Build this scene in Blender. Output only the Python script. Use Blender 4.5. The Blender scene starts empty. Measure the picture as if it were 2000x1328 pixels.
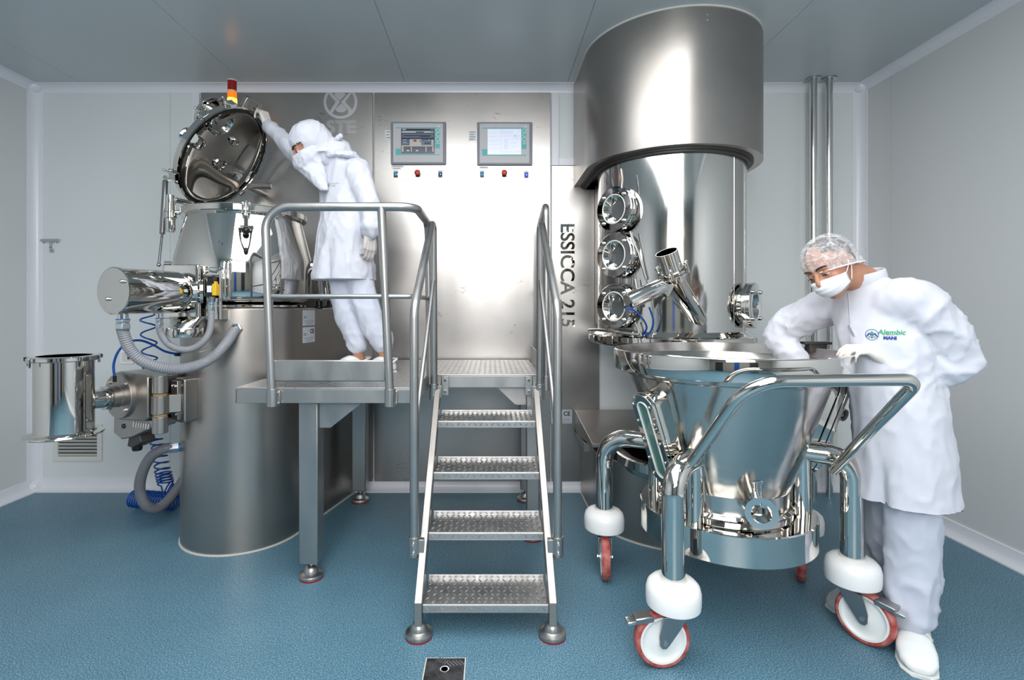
import bpy, bmesh, math, random
from mathutils import Vector, Matrix, noise
from mathutils.bvhtree import BVHTree
random.seed(7)
SC = bpy.context.scene
COL = SC.collection
V = Vector
PI = math.pi

# ------------------------------------------------------------------ camera
H = 1.35                       # lens height; the camera stands at x=0, y=0 and looks along +Y
F = 1000.0                     # focal length in pixels of the 2000 px wide frame
cam = bpy.data.cameras.new('camera')
cam.sensor_width = 36.0
cam.lens = 18.0
cam.shift_x = 0.021
cam.shift_y = -0.032
cam.clip_start = 0.02
cam_o = bpy.data.objects.new('camera', cam)
cam_o.location = (0, 0, H)
cam_o.rotation_euler = (PI / 2, 0, 0)
COL.objects.link(cam_o)
SC.camera = cam_o

# ------------------------------------------------------------------ light
world = bpy.data.worlds.new('world')
SC.world = world
world.use_nodes = True
world.node_tree.nodes['Background'].inputs[0].default_value = (0.75, 0.8, 0.85, 1)
world.node_tree.nodes['Background'].inputs[1].default_value = 0.1

def area(name, loc, target, sx, sy, power, color=(1, 1, 1)):
    l = bpy.data.lights.new(name, 'AREA')
    l.shape = 'RECTANGLE'; l.size = sx; l.size_y = sy
    l.energy = power; l.color = color
    o = bpy.data.objects.new(name, l)
    o.location = loc
    d = V(target) - V(loc)
    o.rotation_euler = d.to_track_quat('-Z', 'Y').to_euler()
    COL.objects.link(o)
    return o
area('softbox_light', (0.05, -2.7, 2.45), (0.0, 3.0, 1.55), 2.2, 0.95, 130, (1.0, 0.985, 0.97))
area('ceiling_luminaire_light', (-0.05, 0.1, 2.97), (-0.05, 0.1, 0), 2.4, 4.4, 180, (0.97, 0.985, 1.0))
SC.view_settings.view_transform = 'Standard'
SC.view_settings.look = 'None'
SC.view_settings.exposure = -0.3
SC.view_settings.gamma = 1.0
SC.view_settings.use_curve_mapping = False

# ------------------------------------------------------------------ helpers
def P(px, py, y):
    """point of the room that stands at depth y behind the given photo position"""
    return V(((px - 958.0) / F * y, y, H + (600.0 - py) / F * y))

def srgb(h):
    h = h.lstrip('#')
    out = []
    for i in (0, 2, 4):
        c = int(h[i:i + 2], 16) / 255.0
        out.append(c / 12.92 if c <= 0.04045 else ((c + 0.055) / 1.055) ** 2.4)
    return tuple(out) + (1.0,)

MATS = {}
def mat(name, color, rough=0.5, metal=0.0, bump=0.0, bscale=(60, 60, 60), rvar=0.0, rscale=(3, 3, 3),
        cvar=None, cscale=(3, 3, 3), coat=0.0, emit=None, estr=0.0, spec=0.5, sss=0.0, aniso=0.0):
    m = bpy.data.materials.new(name)
    m.use_nodes = True
    nt = m.node_tree
    b = nt.nodes['Principled BSDF']
    col = srgb(color) if isinstance(color, str) else tuple(color) + (1.0,)
    b.inputs['Base Color'].default_value = col
    b.inputs['Roughness'].default_value = rough
    b.inputs['Metallic'].default_value = metal
    b.inputs['Specular IOR Level'].default_value = spec
    b.inputs['Coat Weight'].default_value = coat
    if aniso: b.inputs['Anisotropic'].default_value = aniso
    if sss:
        b.inputs['Subsurface Weight'].default_value = sss
        b.inputs['Subsurface Scale'].default_value = 0.01
    if emit:
        b.inputs['Emission Color'].default_value = srgb(emit)
        b.inputs['Emission Strength'].default_value = estr
    def tex(scale, detail=4):
        tc = nt.nodes.new('ShaderNodeTexCoord')
        mp = nt.nodes.new('ShaderNodeMapping')
        mp.inputs['Scale'].default_value = scale
        nz = nt.nodes.new('ShaderNodeTexNoise')
        nz.inputs['Scale'].default_value = 1.0
        nz.inputs['Detail'].default_value = detail
        nt.links.new(tc.outputs['Object'], mp.inputs['Vector'])
        nt.links.new(mp.outputs['Vector'], nz.inputs['Vector'])
        return nz
    if bump:
        nz = tex(bscale)
        bp = nt.nodes.new('ShaderNodeBump')
        bp.inputs['Strength'].default_value = bump
        bp.inputs['Distance'].default_value = 0.01
        nt.links.new(nz.outputs['Fac'], bp.inputs['Height'])
        nt.links.new(bp.outputs['Normal'], b.inputs['Normal'])
    if rvar:
        nz = tex(rscale)
        mr = nt.nodes.new('ShaderNodeMapRange')
        mr.inputs['From Min'].default_value = 0.3
        mr.inputs['From Max'].default_value = 0.7
        mr.inputs['To Min'].default_value = max(0.0, rough - rvar)
        mr.inputs['To Max'].default_value = rough + rvar
        nt.links.new(nz.outputs['Fac'], mr.inputs['Value'])
        nt.links.new(mr.outputs['Result'], b.inputs['Roughness'])
    if cvar:
        nz = tex(cscale, 6)
        cr = nt.nodes.new('ShaderNodeValToRGB')
        cr.color_ramp.elements[0].position = 0.35
        cr.color_ramp.elements[1].position = 0.65
        cr.color_ramp.elements[0].color = col
        cr.color_ramp.elements[1].color = srgb(cvar)
        nt.links.new(nz.outputs['Fac'], cr.inputs['Fac'])
        nt.links.new(cr.outputs['Color'], b.inputs['Base Color'])
    MATS[name] = m
    return m

chrome = mat('polished_steel', (0.68, 0.655, 0.615), 0.035, 1.0)
chrome_soft = mat('softly_polished_steel', (0.70, 0.695, 0.68), 0.13, 1.0, rvar=0.04, rscale=(4, 4, 40))
bowl_steel = mat('bowl_steel', (0.60, 0.565, 0.53), 0.16, 1.0, rvar=0.04, rscale=(6, 6, 30))
satin = mat('brushed_steel', (0.46, 0.43, 0.405), 0.35, 1.0, bump=0.02, bscale=(30, 30, 400), rvar=0.05, rscale=(2, 2, 2), cvar='#b0a9a2', cscale=(2.5, 2.5, 2.5))
panel_steel = mat('wall_panel_steel', (0.40, 0.388, 0.376), 0.33, 1.0, bump=0.02, bscale=(300, 30, 30), rvar=0.05, rscale=(3, 3, 2), cvar='#b4b0ac', cscale=(3, 3, 3))
panel_dark = mat('dull_panel_steel', (0.40, 0.39, 0.38), 0.36, 1.0, bump=0.02, bscale=(300, 30, 30), rvar=0.06, rscale=(3, 3, 2), cvar='#b0adaa', cscale=(2, 2, 2))
etched = mat('etched_steel', (0.60, 0.61, 0.63), 0.50, 1.0)
etched_faint = mat('faintly_etched_steel', (0.46, 0.455, 0.455), 0.46, 1.0)
rail_steel = mat('bead_blasted_steel', (0.44, 0.435, 0.425), 0.40, 1.0, rvar=0.06, rscale=(12, 12, 4))
deck_steel = mat('tread_plate_steel', (0.52, 0.51, 0.50), 0.42, 1.0, rvar=0.06, rscale=(20, 20, 20))
caster_steel = mat('zinc_steel', (0.42, 0.41, 0.41), 0.34, 1.0, rvar=0.06, rscale=(20, 20, 20))
wall_m = mat('wall_laminate', '#e3e7e7', 0.42, 0.0, bump=0.01, bscale=(200, 200, 200), cvar='#dfe4e4', cscale=(1.3, 1.3, 1.3))
wallr_m = mat('grey_wall_laminate', '#d8dadb', 0.45, 0.0, bump=0.01, bscale=(200, 200, 200))
ceil_m = mat('ceiling_laminate', '#c3cacc', 0.28, 0.0, bump=0.008, bscale=(120, 120, 120), spec=0.6)
seam_m = mat('seam_filler', '#6d7273', 0.6)
white_pvc = mat('white_pvc', '#e9eaf0', 0.28, 0.0)
silicone = mat('white_sealant', '#d9d7d0', 0.5)
black_rub = mat('black_rubber', '#101114', 0.45)
black_pl = mat('black_plastic', '#141518', 0.3)
white_pl = mat('white_plastic', '#f2f2f0', 0.32, sss=0.15)
cream_pl = mat('wall_plate_plastic', '#dcdcd6', 0.4)
hose_grey = mat('grey_conduit', '#8e8f94', 0.5)
hose_dark = mat('dark_grey_conduit', '#6f7076', 0.55)
hose_blue = mat('blue_air_hose', '#0b4fa8', 0.3)
blue_seal = mat('blue_seal', '#2277b8', 0.4)
zinc = mat('zinc_gland', (0.55, 0.6, 0.63), 0.28, 1.0)
red_tyre = mat('red_polyurethane', '#a5352c', 0.5, cvar='#c07a72', cscale=(30, 30, 30))
red_rubber = mat('red_rubber', '#8f1d22', 0.5)
nylon = mat('white_nylon', '#eef0ee', 0.35, sss=0.1)
glassy = mat('sight_glass', (0.10, 0.11, 0.11), 0.03, 0.0, spec=1.0)
glass_green = mat('green_sight_glass', (0.10, 0.22, 0.18), 0.03, 0.0, spec=1.0, coat=0.5)
gasket = mat('white_gasket', '#e8e9e6', 0.4)
yellow = mat('yellow_plastic', '#e8b81c', 0.4)
bezel_m = mat('screen_bezel', '#7d8088', 0.4)
hmi_m = mat('silver_fascia', '#c4c4c6', 0.45)
teal = mat('teal_print', '#5fb9b9', 0.5)
pale_teal = mat('pale_lettering', '#d8eeee', 0.5)
paper = mat('paper_label', '#e6e8ec', 0.55)
paper_grey = mat('silver_label', '#b9bec6', 0.4)
ink = mat('black_ink', '#23252a', 0.6)
ink_grey = mat('grey_ink', '#8a8d93', 0.6)
scr_dark = mat('display_dark', '#2f3846', 0.15, emit='#3a4555', estr=0.25)
scr_mid = mat('display_slate', '#56647a', 0.2, emit='#5a6880', estr=0.3)
scr_tan = mat('display_beige', '#a39f98', 0.25, emit='#a8a29a', estr=0.35)
scr_red = mat('display_maroon', '#6b3038', 0.25, emit='#6b3038', estr=0.3)
scr_white = mat('display_white', '#dfe5f2', 0.2, emit='#e6ecfa', estr=0.35)
scr_pale = mat('display_pale_blue', '#c3cbe0', 0.2, emit='#c6cee4', estr=0.6)
scr_line = mat('display_lilac', '#a9b1c9', 0.2, emit='#a9b1c9', estr=0.5)
cyan_b = mat('cyan_button', '#1f9fd0', 0.3)
red_b = mat('red_button', '#d23a30', 0.35)
navy_l = mat('navy_lens', '#123a62', 0.2, emit='#1c6fa8', estr=0.2)
blue_l = mat('blue_lens', '#1a30d8', 0.2, emit='#1c34ff', estr=1.2)
spark = mat('lit_led', '#cfe6ff', 0.2, emit='#cfe6ff', estr=4)
beacon_red = mat('red_beacon', '#8c0f16', 0.25, emit='#8c0f16', estr=0.12)
beacon_amb = mat('amber_beacon', '#ff8a12', 0.25, emit='#ff6a08', estr=1.1)
bulb_m = mat('amber_bulb', '#ffd27a', 0.25, emit='#ffb84a', estr=2.5)
cloth = mat('white_cotton', '#d6d7e0', 0.85, bump=0.10, bscale=(500, 500, 500))
cloth2 = mat('white_cotton_trousers', '#ced2df', 0.85, bump=0.10, bscale=(500, 500, 500))
mask_m = mat('mask_fabric', '#f4f5f9', 0.8)
glove_m = mat('latex_glove', '#e9e2da', 0.5, sss=0.1)
glove_g = mat('dull_latex_glove', '#cfc6c2', 0.55, sss=0.1)
skin = mat('skin', '#c08d72', 0.5, sss=0.15, cvar='#b98268', cscale=(25, 25, 25))
hair_m = mat('dark_hair', '#2b2426', 0.55, bump=0.6, bscale=(60, 200, 60))
eye_w = mat('eye_white', '#e8e2dc', 0.2)
shoe_m = mat('white_clog', '#eef0ee', 0.4)
logo_blue = mat('logo_blue', '#1e3f96', 0.7)
logo_green = mat('logo_green', '#25a36a', 0.7)
logo_grey = mat('logo_grey', '#8d9196', 0.7)
logo_pale = mat('logo_pale_green', '#a8cfae', 0.7)
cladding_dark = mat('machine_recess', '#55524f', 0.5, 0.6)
blue_slab_m = mat('blue_paint', '#1d55a8', 0.35)
front_wall_m = mat('taupe_wall', '#a29d94', 0.5)
dark_door = mat('dark_opening', '#2b2d30', 0.4)
wood_tag = mat('brown_tag', '#a8875f', 0.7)

def add_scratches(m):
    """thin dark scuff lines in loose clusters"""
    nt = m.node_tree
    b = nt.nodes['Principled BSDF']
    src = b.inputs['Base Color'].links[0].from_socket
    tc = nt.nodes.new('ShaderNodeTexCoord')
    def nz(scale, sc, det):
        mp = nt.nodes.new('ShaderNodeMapping'); mp.inputs['Scale'].default_value = scale
        n = nt.nodes.new('ShaderNodeTexNoise'); n.inputs['Scale'].default_value = sc; n.inputs['Detail'].default_value = det
        nt.links.new(tc.outputs['Object'], mp.inputs['Vector']); nt.links.new(mp.outputs['Vector'], n.inputs['Vector'])
        return n.outputs['Fac']
    def math_(op, a, v):
        k = nt.nodes.new('ShaderNodeMath'); k.operation = op
        nt.links.new(a, k.inputs[0])
        if isinstance(v, (int, float)): k.inputs[1].default_value = v
        else: nt.links.new(v, k.inputs[1])
        return k.outputs[0]
    line = math_('LESS_THAN', math_('ABSOLUTE', math_('SUBTRACT', nz((2, 2, 9), 1.6, 3), .5), 0), .006)
    patch = math_('GREATER_THAN', nz((4, 4, 4), 1.5, 4), .60)
    fac = math_('MULTIPLY', math_('MULTIPLY', line, patch), .45)
    mx = nt.nodes.new('ShaderNodeMix'); mx.data_type = 'RGBA'
    nt.links.new(fac, mx.inputs[0]); nt.links.new(src, mx.inputs[6]); mx.inputs[7].default_value = (.12, .11, .11, 1)
    nt.links.new(mx.outputs[2], b.inputs['Base Color'])
add_scratches(panel_steel); add_scratches(panel_dark)

# floor: blue vinyl with fine flecks
def floor_material():
    m = bpy.data.materials.new('blue_vinyl')
    m.use_nodes = True
    nt = m.node_tree
    b = nt.nodes['Principled BSDF']
    tc = nt.nodes.new('ShaderNodeTexCoord')
    n1 = nt.nodes.new('ShaderNodeTexNoise'); n1.inputs['Scale'].default_value = 210; n1.inputs['Detail'].default_value = 2
    n2 = nt.nodes.new('ShaderNodeTexNoise'); n2.inputs['Scale'].default_value = 1.7; n2.inputs['Detail'].default_value = 5
    n3 = nt.nodes.new('ShaderNodeTexNoise'); n3.inputs['Scale'].default_value = 5.0; n3.inputs['Detail'].default_value = 8
    for n in (n1, n2, n3): nt.links.new(tc.outputs['Object'], n.inputs['Vector'])
    r1 = nt.nodes.new('ShaderNodeValToRGB')
    e = r1.color_ramp.elements
    e[0].position = 0.34; e[0].color = srgb('#38637a')
    e[1].position = 0.70; e[1].color = srgb('#9ab8c2')
    k = e.new(0.5); k.color = srgb('#537c91')
    r2 = nt.nodes.new('ShaderNodeValToRGB')
    r2.color_ramp.elements[0].position = 0.3; r2.color_ramp.elements[0].color = (0.86, 0.88, 0.88, 1)
    r2.color_ramp.elements[1].position = 0.7; r2.color_ramp.elements[1].color = (1.06, 1.06, 1.04, 1)
    mx = nt.nodes.new('ShaderNodeMix'); mx.data_type = 'RGBA'; mx.blend_type = 'MULTIPLY'; mx.inputs[0].default_value = 1.0
    nt.links.new(n1.outputs['Fac'], r1.inputs['Fac'])
    nt.links.new(n2.outputs['Fac'], r2.inputs['Fac'])
    nt.links.new(r1.outputs['Color'], mx.inputs[6])
    nt.links.new(r2.outputs['Color'], mx.inputs[7])
    # scuffs
    r3 = nt.nodes.new('ShaderNodeValToRGB')
    r3.color_ramp.elements[0].position = 0.70; r3.color_ramp.elements[0].color = (0, 0, 0, 1)
    r3.color_ramp.elements[1].position = 0.80; r3.color_ramp.elements[1].color = (0.35, 0.35, 0.35, 1)
    nt.links.new(n3.outputs['Fac'], r3.inputs['Fac'])
    mx2 = nt.nodes.new('ShaderNodeMix'); mx2.data_type = 'RGBA'
    nt.links.new(r3.outputs['Color'], mx2.inputs[0])
    nt.links.new(mx.outputs[2], mx2.inputs[6])
    mx2.inputs[7].default_value = srgb('#93a6a6')
    nt.links.new(mx2.outputs[2], b.inputs['Base Color'])
    b.inputs['Roughness'].default_value = 0.42
    b.inputs['Specular IOR Level'].default_value = 0.35
    return m
floor_m = floor_material()

def hairnet_material():
    m = bpy.data.materials.new('hairnet_gauze')
    m.use_nodes = True
    nt = m.node_tree
    out = nt.nodes['Material Output']
    b = nt.nodes['Principled BSDF']
    b.inputs['Base Color'].default_value = srgb('#f4f2f2'); b.inputs['Roughness'].default_value = 0.7
    tr = nt.nodes.new('ShaderNodeBsdfTransparent')
    mix = nt.nodes.new('ShaderNodeMixShader')
    tc = nt.nodes.new('ShaderNodeTexCoord')
    mp = nt.nodes.new('ShaderNodeMapping'); mp.inputs['Scale'].default_value = (45, 9, 45)
    nz = nt.nodes.new('ShaderNodeTexNoise'); nz.inputs['Detail'].default_value = 3; nz.inputs['Scale'].default_value = 1.2
    nz.inputs['Distortion'].default_value = 1.2
    mr = nt.nodes.new('ShaderNodeMapRange')
    mr.inputs['From Min'].default_value = 0.42; mr.inputs['From Max'].default_value = 0.70
    mr.inputs['To Min'].default_value = 0.22; mr.inputs['To Max'].default_value = 0.6
    nt.links.new(tc.outputs['Object'], mp.inputs['Vector']); nt.links.new(mp.outputs['Vector'], nz.inputs['Vector'])
    nt.links.new(nz.outputs['Fac'], mr.inputs['Value']); nt.links.new(mr.outputs['Result'], mix.inputs['Fac'])
    nt.links.new(tr.outputs[0], mix.inputs[1]); nt.links.new(b.outputs[0], mix.inputs[2])
    nt.links.new(mix.outputs[0], out.inputs['Surface'])
    return m
hairnet_m = hairnet_material()

def basis(n, up=(0, 0, 1)):
    n = V(n).normalized()
    up = V(up)
    if abs(n.dot(up)) > 0.99: up = V((0, 1, 0)) if abs(n.y) < 0.9 else V((1, 0, 0))
    u = up.cross(n).normalized()
    v = n.cross(u).normalized()
    return u, v, n

def frame(o, n, up=(0, 0, 1)):
    u, v, n = basis(n, up)
    M = Matrix.Identity(4)
    for i in range(3):
        M[i][0] = u[i]; M[i][1] = v[i]; M[i][2] = n[i]; M[i][3] = o[i]
    return M

def world_off(o):
    s = V((0, 0, 0))
    while o is not None:
        s += o.location; o = o.parent
    return s

class MB:
    def __init__(s): s.v = []; s.f = []
    def add(s, vs, fs, M=None):
        k = len(s.v)
        s.v += [(M @ V(p)) if M is not None else V(p) for p in vs]
        s.f += [tuple(i + k for i in f) for f in fs]
        return s
    def box(s, c, d, M=None):
        x, y, z = d[0] / 2, d[1] / 2, d[2] / 2
        vs = [V((c[0] + a * x, c[1] + b * y, c[2] + e * z)) for a in (-1, 1) for b in (-1, 1) for e in (-1, 1)]
        return s.add(vs, [(0, 1, 3, 2), (4, 6, 7, 5), (0, 4, 5, 1), (2, 3, 7, 6), (0, 2, 6, 4), (1, 5, 7, 3)], M)
    def box2(s, lo, hi, M=None):
        return s.box([(a + b) / 2 for a, b in zip(lo, hi)], [abs(b - a) for a, b in zip(lo, hi)], M)
    def lathe(s, prof, o=(0, 0, 0), axis=(0, 0, 1), segs=40, closed=False, up=(0, 0, 1), M=None):
        if M is None: M = frame(V(o), axis, up)
        vs, fs, rings = [], [], []
        for r, h in prof:
            if r <= 1e-6:
                rings.append([len(vs)]); vs.append(V((0, 0, h)))
            else:
                rings.append(list(range(len(vs), len(vs) + segs)))
                for i in range(segs):
                    a = 2 * PI * i / segs
                    vs.append(V((r * math.cos(a), r * math.sin(a), h)))
        pairs = list(zip(rings[:-1], rings[1:]))
        if closed: pairs.append((rings[-1], rings[0]))
        for A, B in pairs:
            for i in range(segs):
                j = (i + 1) % segs
                if len(A) == 1 and len(B) == 1: continue
                if len(A) == 1: fs.append((A[0], B[i], B[j]))
                elif len(B) == 1: fs.append((A[i], A[j], B[0]))
                else: fs.append((A[i], A[j], B[j], B[i]))
        return s.add(vs, fs, M)
    def cyl(s, a, b, r, segs=24, r2=None):
        a, b = V(a), V(b)
        L = (b - a).length
        r2 = r if r2 is None else r2
        return s.lathe([(0, 0), (r, 0), (r2, L), (0, L)], a, b - a, segs)
    def sphere(s, c, r, segs=20, rings=12, M=None):
        if not hasattr(r, '__len__'): r = (r, r, r)
        prof = [(math.sin(PI * i / rings), -math.cos(PI * i / rings)) for i in range(rings + 1)]
        prof[0] = (0, -1); prof[-1] = (0, 1)
        T = Matrix.Translation(V(c)) @ Matrix.Diagonal((r[0], r[1], r[2], 1))
        if M is not None: T = M @ T
        return s.lathe(prof, segs=segs, M=T)
    def tube(s, pts, r, segs=14, caps=True, closed=False):
        pts = [V(p) for p in pts]
        n = len(pts)
        rs = r if hasattr(r, '__len__') else [r] * n
        tang = []
        for i in range(n):
            if closed: d = pts[(i + 1) % n] - pts[i - 1]
            else: d = pts[min(i + 1, n - 1)] - pts[max(i - 1, 0)]
            tang.append(d.normalized())
        u, v, _ = basis(tang[0])
        vs, fs = [], []
        for i in range(n):
            t = tang[i]
            u = (u - t * u.dot(t)).normalized()
            w = t.cross(u)
            for k in range(segs):
                a = 2 * PI * k / segs
                vs.append(pts[i] + (u * math.cos(a) + w * math.sin(a)) * rs[i])
        for i in range(n if closed else n - 1):
            b2 = ((i + 1) % n) * segs
            for k in range(segs):
                j = (k + 1) % segs
                fs.append((i * segs + k, i * segs + j, b2 + j, b2 + k))
        if caps and not closed:
            fs.append(tuple(range(segs))[::-1])
            fs.append(tuple(range((n - 1) * segs, n * segs)))
        return s.add(vs, fs)
    def prism(s, outline, h0, h1, M=None):
        n = len(outline)
        vs = [V((p[0], p[1], h0)) for p in outline] + [V((p[0], p[1], h1)) for p in outline]
        fs = [tuple(range(n))[::-1], tuple(range(n, 2 * n))]
        for i in range(n):
            j = (i + 1) % n
            fs.append((i, j, n + j, n + i))
        return s.add(vs, fs, M)
    def ring_prism(s, outer, inner, h0, h1, M=None):
        n = len(outer)
        vs = [V((p[0], p[1], h)) for h in (h0, h1) for p in outer] + [V((p[0], p[1], h)) for h in (h0, h1) for p in inner]
        fs = []
        for i in range(n):
            j = (i + 1) % n
            fs += [(i, j, n + j, n + i), (2 * n + i, 3 * n + i, 3 * n + j, 2 * n + j),
                   (i, 2 * n + i, 2 * n + j, j), (n + i, n + j, 3 * n + j, 3 * n + i)]
        return s.add(vs, fs, M)
    def loft(s, secs, segs=28, power=2.0):
        """secs: list of (centre, half vector a, half vector b)"""
        vs, fs = [], []
        for c, a, b in secs:
            for k in range(segs):
                t = 2 * PI * k / segs
                ct, st = math.cos(t), math.sin(t)
                e = 2.0 / power
                ct = math.copysign(abs(ct) ** e, ct); st = math.copysign(abs(st) ** e, st)
                vs.append(V(c) + V(a) * ct + V(b) * st)
        n = len(secs)
        for i in range(n - 1):
            for k in range(segs):
                j = (k + 1) % segs
                fs.append((i * segs + k, i * segs + j, (i + 1) * segs + j, (i + 1) * segs + k))
        fs.append(tuple(range(segs))[::-1]); fs.append(tuple(range((n - 1) * segs, n * segs)))
        return s.add(vs, fs)
    def capsule(s, a, b, ra, rb, segs=14):
        a, b = V(a), V(b)
        d = b - a; L = d.length
        prof = [(0, -ra)]
        for i in range(1, 5): prof.append((ra * math.sin(PI / 2 * i / 5), -ra * math.cos(PI / 2 * i / 5)))
        prof.append((ra, 0)); prof.append(((ra + rb) / 2, L / 2)); prof.append((rb, L))
        for i in range(1, 5): prof.append((rb * math.cos(PI / 2 * i / 5), L + rb * math.sin(PI / 2 * i / 5)))
        prof.append((0, L + rb))
        return s.lathe(prof, a, d, segs)
    def build(s, name, m, parent=None, loc=None, smooth=35, bevel=0.0, bseg=2, raw=False):
        me = bpy.data.meshes.new(name)
        off = world_off(parent) if parent is not None else V(loc if loc is not None else (0, 0, 0))
        me.from_pydata([p - off for p in s.v], [], s.f)
        if not raw:
            bm = bmesh.new(); bm.from_mesh(me)
            bmesh.ops.recalc_face_normals(bm, faces=bm.faces)
            bm.to_mesh(me); bm.free()
        if smooth:
            for p in me.polygons: p.use_smooth = True
            if smooth < 180: me.set_sharp_from_angle(angle=math.radians(smooth))
        me.materials.append(m)
        o = bpy.data.objects.new(name, me)
        COL.objects.link(o)
        if parent is not None: o.parent = parent
        else: o.location = off
        if bevel:
            md = o.modifiers.new('bevel', 'BEVEL')
            md.width = bevel; md.segments = bseg; md.limit_method = 'ANGLE'; md.angle_limit = math.radians(40)
        return o

def tag(o, label=None, cat=None, group=None, kind=None):
    if label: o['label'] = label
    if cat: o['category'] = cat
    if group: o['group'] = group
    if kind: o['kind'] = kind
    return o

def thing(name, loc, label, cat, group=None):
    o = bpy.data.objects.new(name, None)
    o.empty_display_size = 0.1
    o.location = loc
    COL.objects.link(o)
    return tag(o, label, cat, group)

def fillet(pts, rad, n=8):
    pts = [V(p) for p in pts]
    rads = rad if hasattr(rad, '__len__') else [rad] * len(pts)
    out = [pts[0]]
    for i in range(1, len(pts) - 1):
        a, b, c = pts[i - 1], pts[i], pts[i + 1]
        d1, d2 = (a - b), (c - b)
        l1, l2 = d1.length, d2.length
        d1.normalize(); d2.normalize()
        ang = d1.angle(d2)
        if ang > PI - 0.02 or rads[i] <= 0:
            out.append(b); continue
        t = min(rads[i] / math.tan(ang / 2), l1 * 0.49, l2 * 0.49)
        R = t * math.tan(ang / 2)
        p1 = b + d1 * t
        cen = b + (d1 + d2).normalized() * (R / math.sin(ang / 2))
        s0 = p1 - cen; s1 = (b + d2 * t) - cen
        tot = s0.angle(s1)
        for k in range(n + 1):
            f = k / n
            out.append(cen + (s0 * math.sin((1 - f) * tot) + s1 * math.sin(f * tot)) / math.sin(tot))
    out.append(pts[-1])
    return out

def catmull(pts, n=10):
    pts = [V(p) for p in pts]
    q = [pts[0] * 2 - pts[1]] + pts + [pts[-1] * 2 - pts[-2]]
    out = []
    for i in range(1, len(q) - 2):
        for k in range(n):
            t = k / n
            a, b, c, d = q[i - 1], q[i], q[i + 1], q[i + 2]
            out.append(0.5 * ((2 * b) + (c - a) * t + (2 * a - 5 * b + 4 * c - d) * t * t + (3 * b - a - 3 * c + d) * t ** 3))
    out.append(pts[-1])
    return out

def resample(pts, step):
    out = [pts[0].copy()]
    acc = 0.0
    for a, b in zip(pts[:-1], pts[1:]):
        L = (b - a).length
        pos = 0.0
        while acc + (L - pos) >= step:
            pos += step - acc; acc = 0.0
            out.append(a + (b - a) * (pos / L))
        acc += L - pos
    return out

def ribbed(pts, r, pitch=0.009, depth=0.07, segs=14):
    """a corrugated conduit"""
    q = resample(catmull(pts, 14), pitch / 3)
    rs = [r * (1 + (depth if i % 3 == 0 else (-depth if i % 3 == 1 else 0))) for i in range(len(q))]
    return MB().tube(q, rs, segs)

def arc2(cx, cy, r, a0, a1, n):
    return [(cx + r * math.cos(math.radians(a0 + (a1 - a0) * i / n)), cy + r * math.sin(math.radians(a0 + (a1 - a0) * i / n))) for i in range(n + 1)]

def stadium(w, h, r, n=8):
    """rounded rectangle outline"""
    w2, h2 = w / 2 - r, h / 2 - r
    return arc2(w2, h2, r, 0, 90, n) + arc2(-w2, h2, r, 90, 180, n) + arc2(-w2, -h2, r, 180, 270, n) + arc2(w2, -h2, r, 270, 360, n)

def text_mb(body, size, M, extrude=0.0006, align='CENTER', sx=1.0, shear=0.0, bold=0.0, space=1.0):
    cu = bpy.data.curves.new('lettering', 'FONT')
    cu.body = body; cu.size = size; cu.extrude = extrude
    cu.align_x = align; cu.align_y = 'CENTER'; cu.shear = shear; cu.offset = bold; cu.space_character = space
    cu.resolution_u = 4
    o = bpy.data.objects.new('lettering', cu)
    COL.objects.link(o)
    dg = bpy.context.evaluated_depsgraph_get()
    me = bpy.data.meshes.new_from_object(o.evaluated_get(dg))
    b = MB()
    b.add([V((v.co.x * sx, v.co.y, v.co.z)) for v in me.vertices], [tuple(p.vertices) for p in me.polygons], M)
    bpy.data.objects.remove(o); bpy.data.curves.remove(cu); bpy.data.meshes.remove(me)
    return b

def wallframe(x, z, y):
    """frame of a surface that faces the camera: local x right, local y up, local z towards -Y"""
    return Matrix(((1, 0, 0, x), (0, 0, -1, y), (0, 1, 0, z), (0, 0, 0, 1)))

def diamonds(b, x0, x1, y0, y1, z, pitch=0.026, L=0.024, W=0.008, h=0.0022, M=None):
    ny = max(1, int(round((y1 - y0) / pitch))); nx = max(1, int(round((x1 - x0) / pitch)))
    for i in range(nx):
        for j in range(ny):
            cx = x0 + (i + 0.5) * (x1 - x0) / nx; cy = y0 + (j + 0.5) * (y1 - y0) / ny
            a = math.radians(52 if (i + j) % 2 else -52)
            c, s_ = math.cos(a), math.sin(a)
            def q(u, w, hh): return V((cx + u * c - w * s_, cy + u * s_ + w * c, z + hh))
            vs = [q(-L / 2, 0, 0), q(0, -W / 2, 0), q(L / 2, 0, 0), q(0, W / 2, 0), q(-L / 5, 0, h), q(L / 5, 0, h)]
            b.add(vs, [(0, 1, 4), (1, 5, 4), (1, 2, 5), (2, 3, 5), (3, 4, 5), (3, 0, 4)], M)
    return b

def inside(pt, poly):
    x, y = pt; r = False
    for i in range(len(poly)):
        x1, y1 = poly[i]; x2, y2 = poly[i - 1]
        if (y1 > y) != (y2 > y) and x < (x2 - x1) * (y - y1) / (y2 - y1) + x1: r = not r
    return r
# ------------------------------------------------------------------ the room
XL, XR, YB, YF, ZC = -3.364, 2.737, 3.78, -3.6, 2.985
def struct(name, b, m, **k):
    return tag(b.build(name, m, **k), kind='structure')

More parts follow.
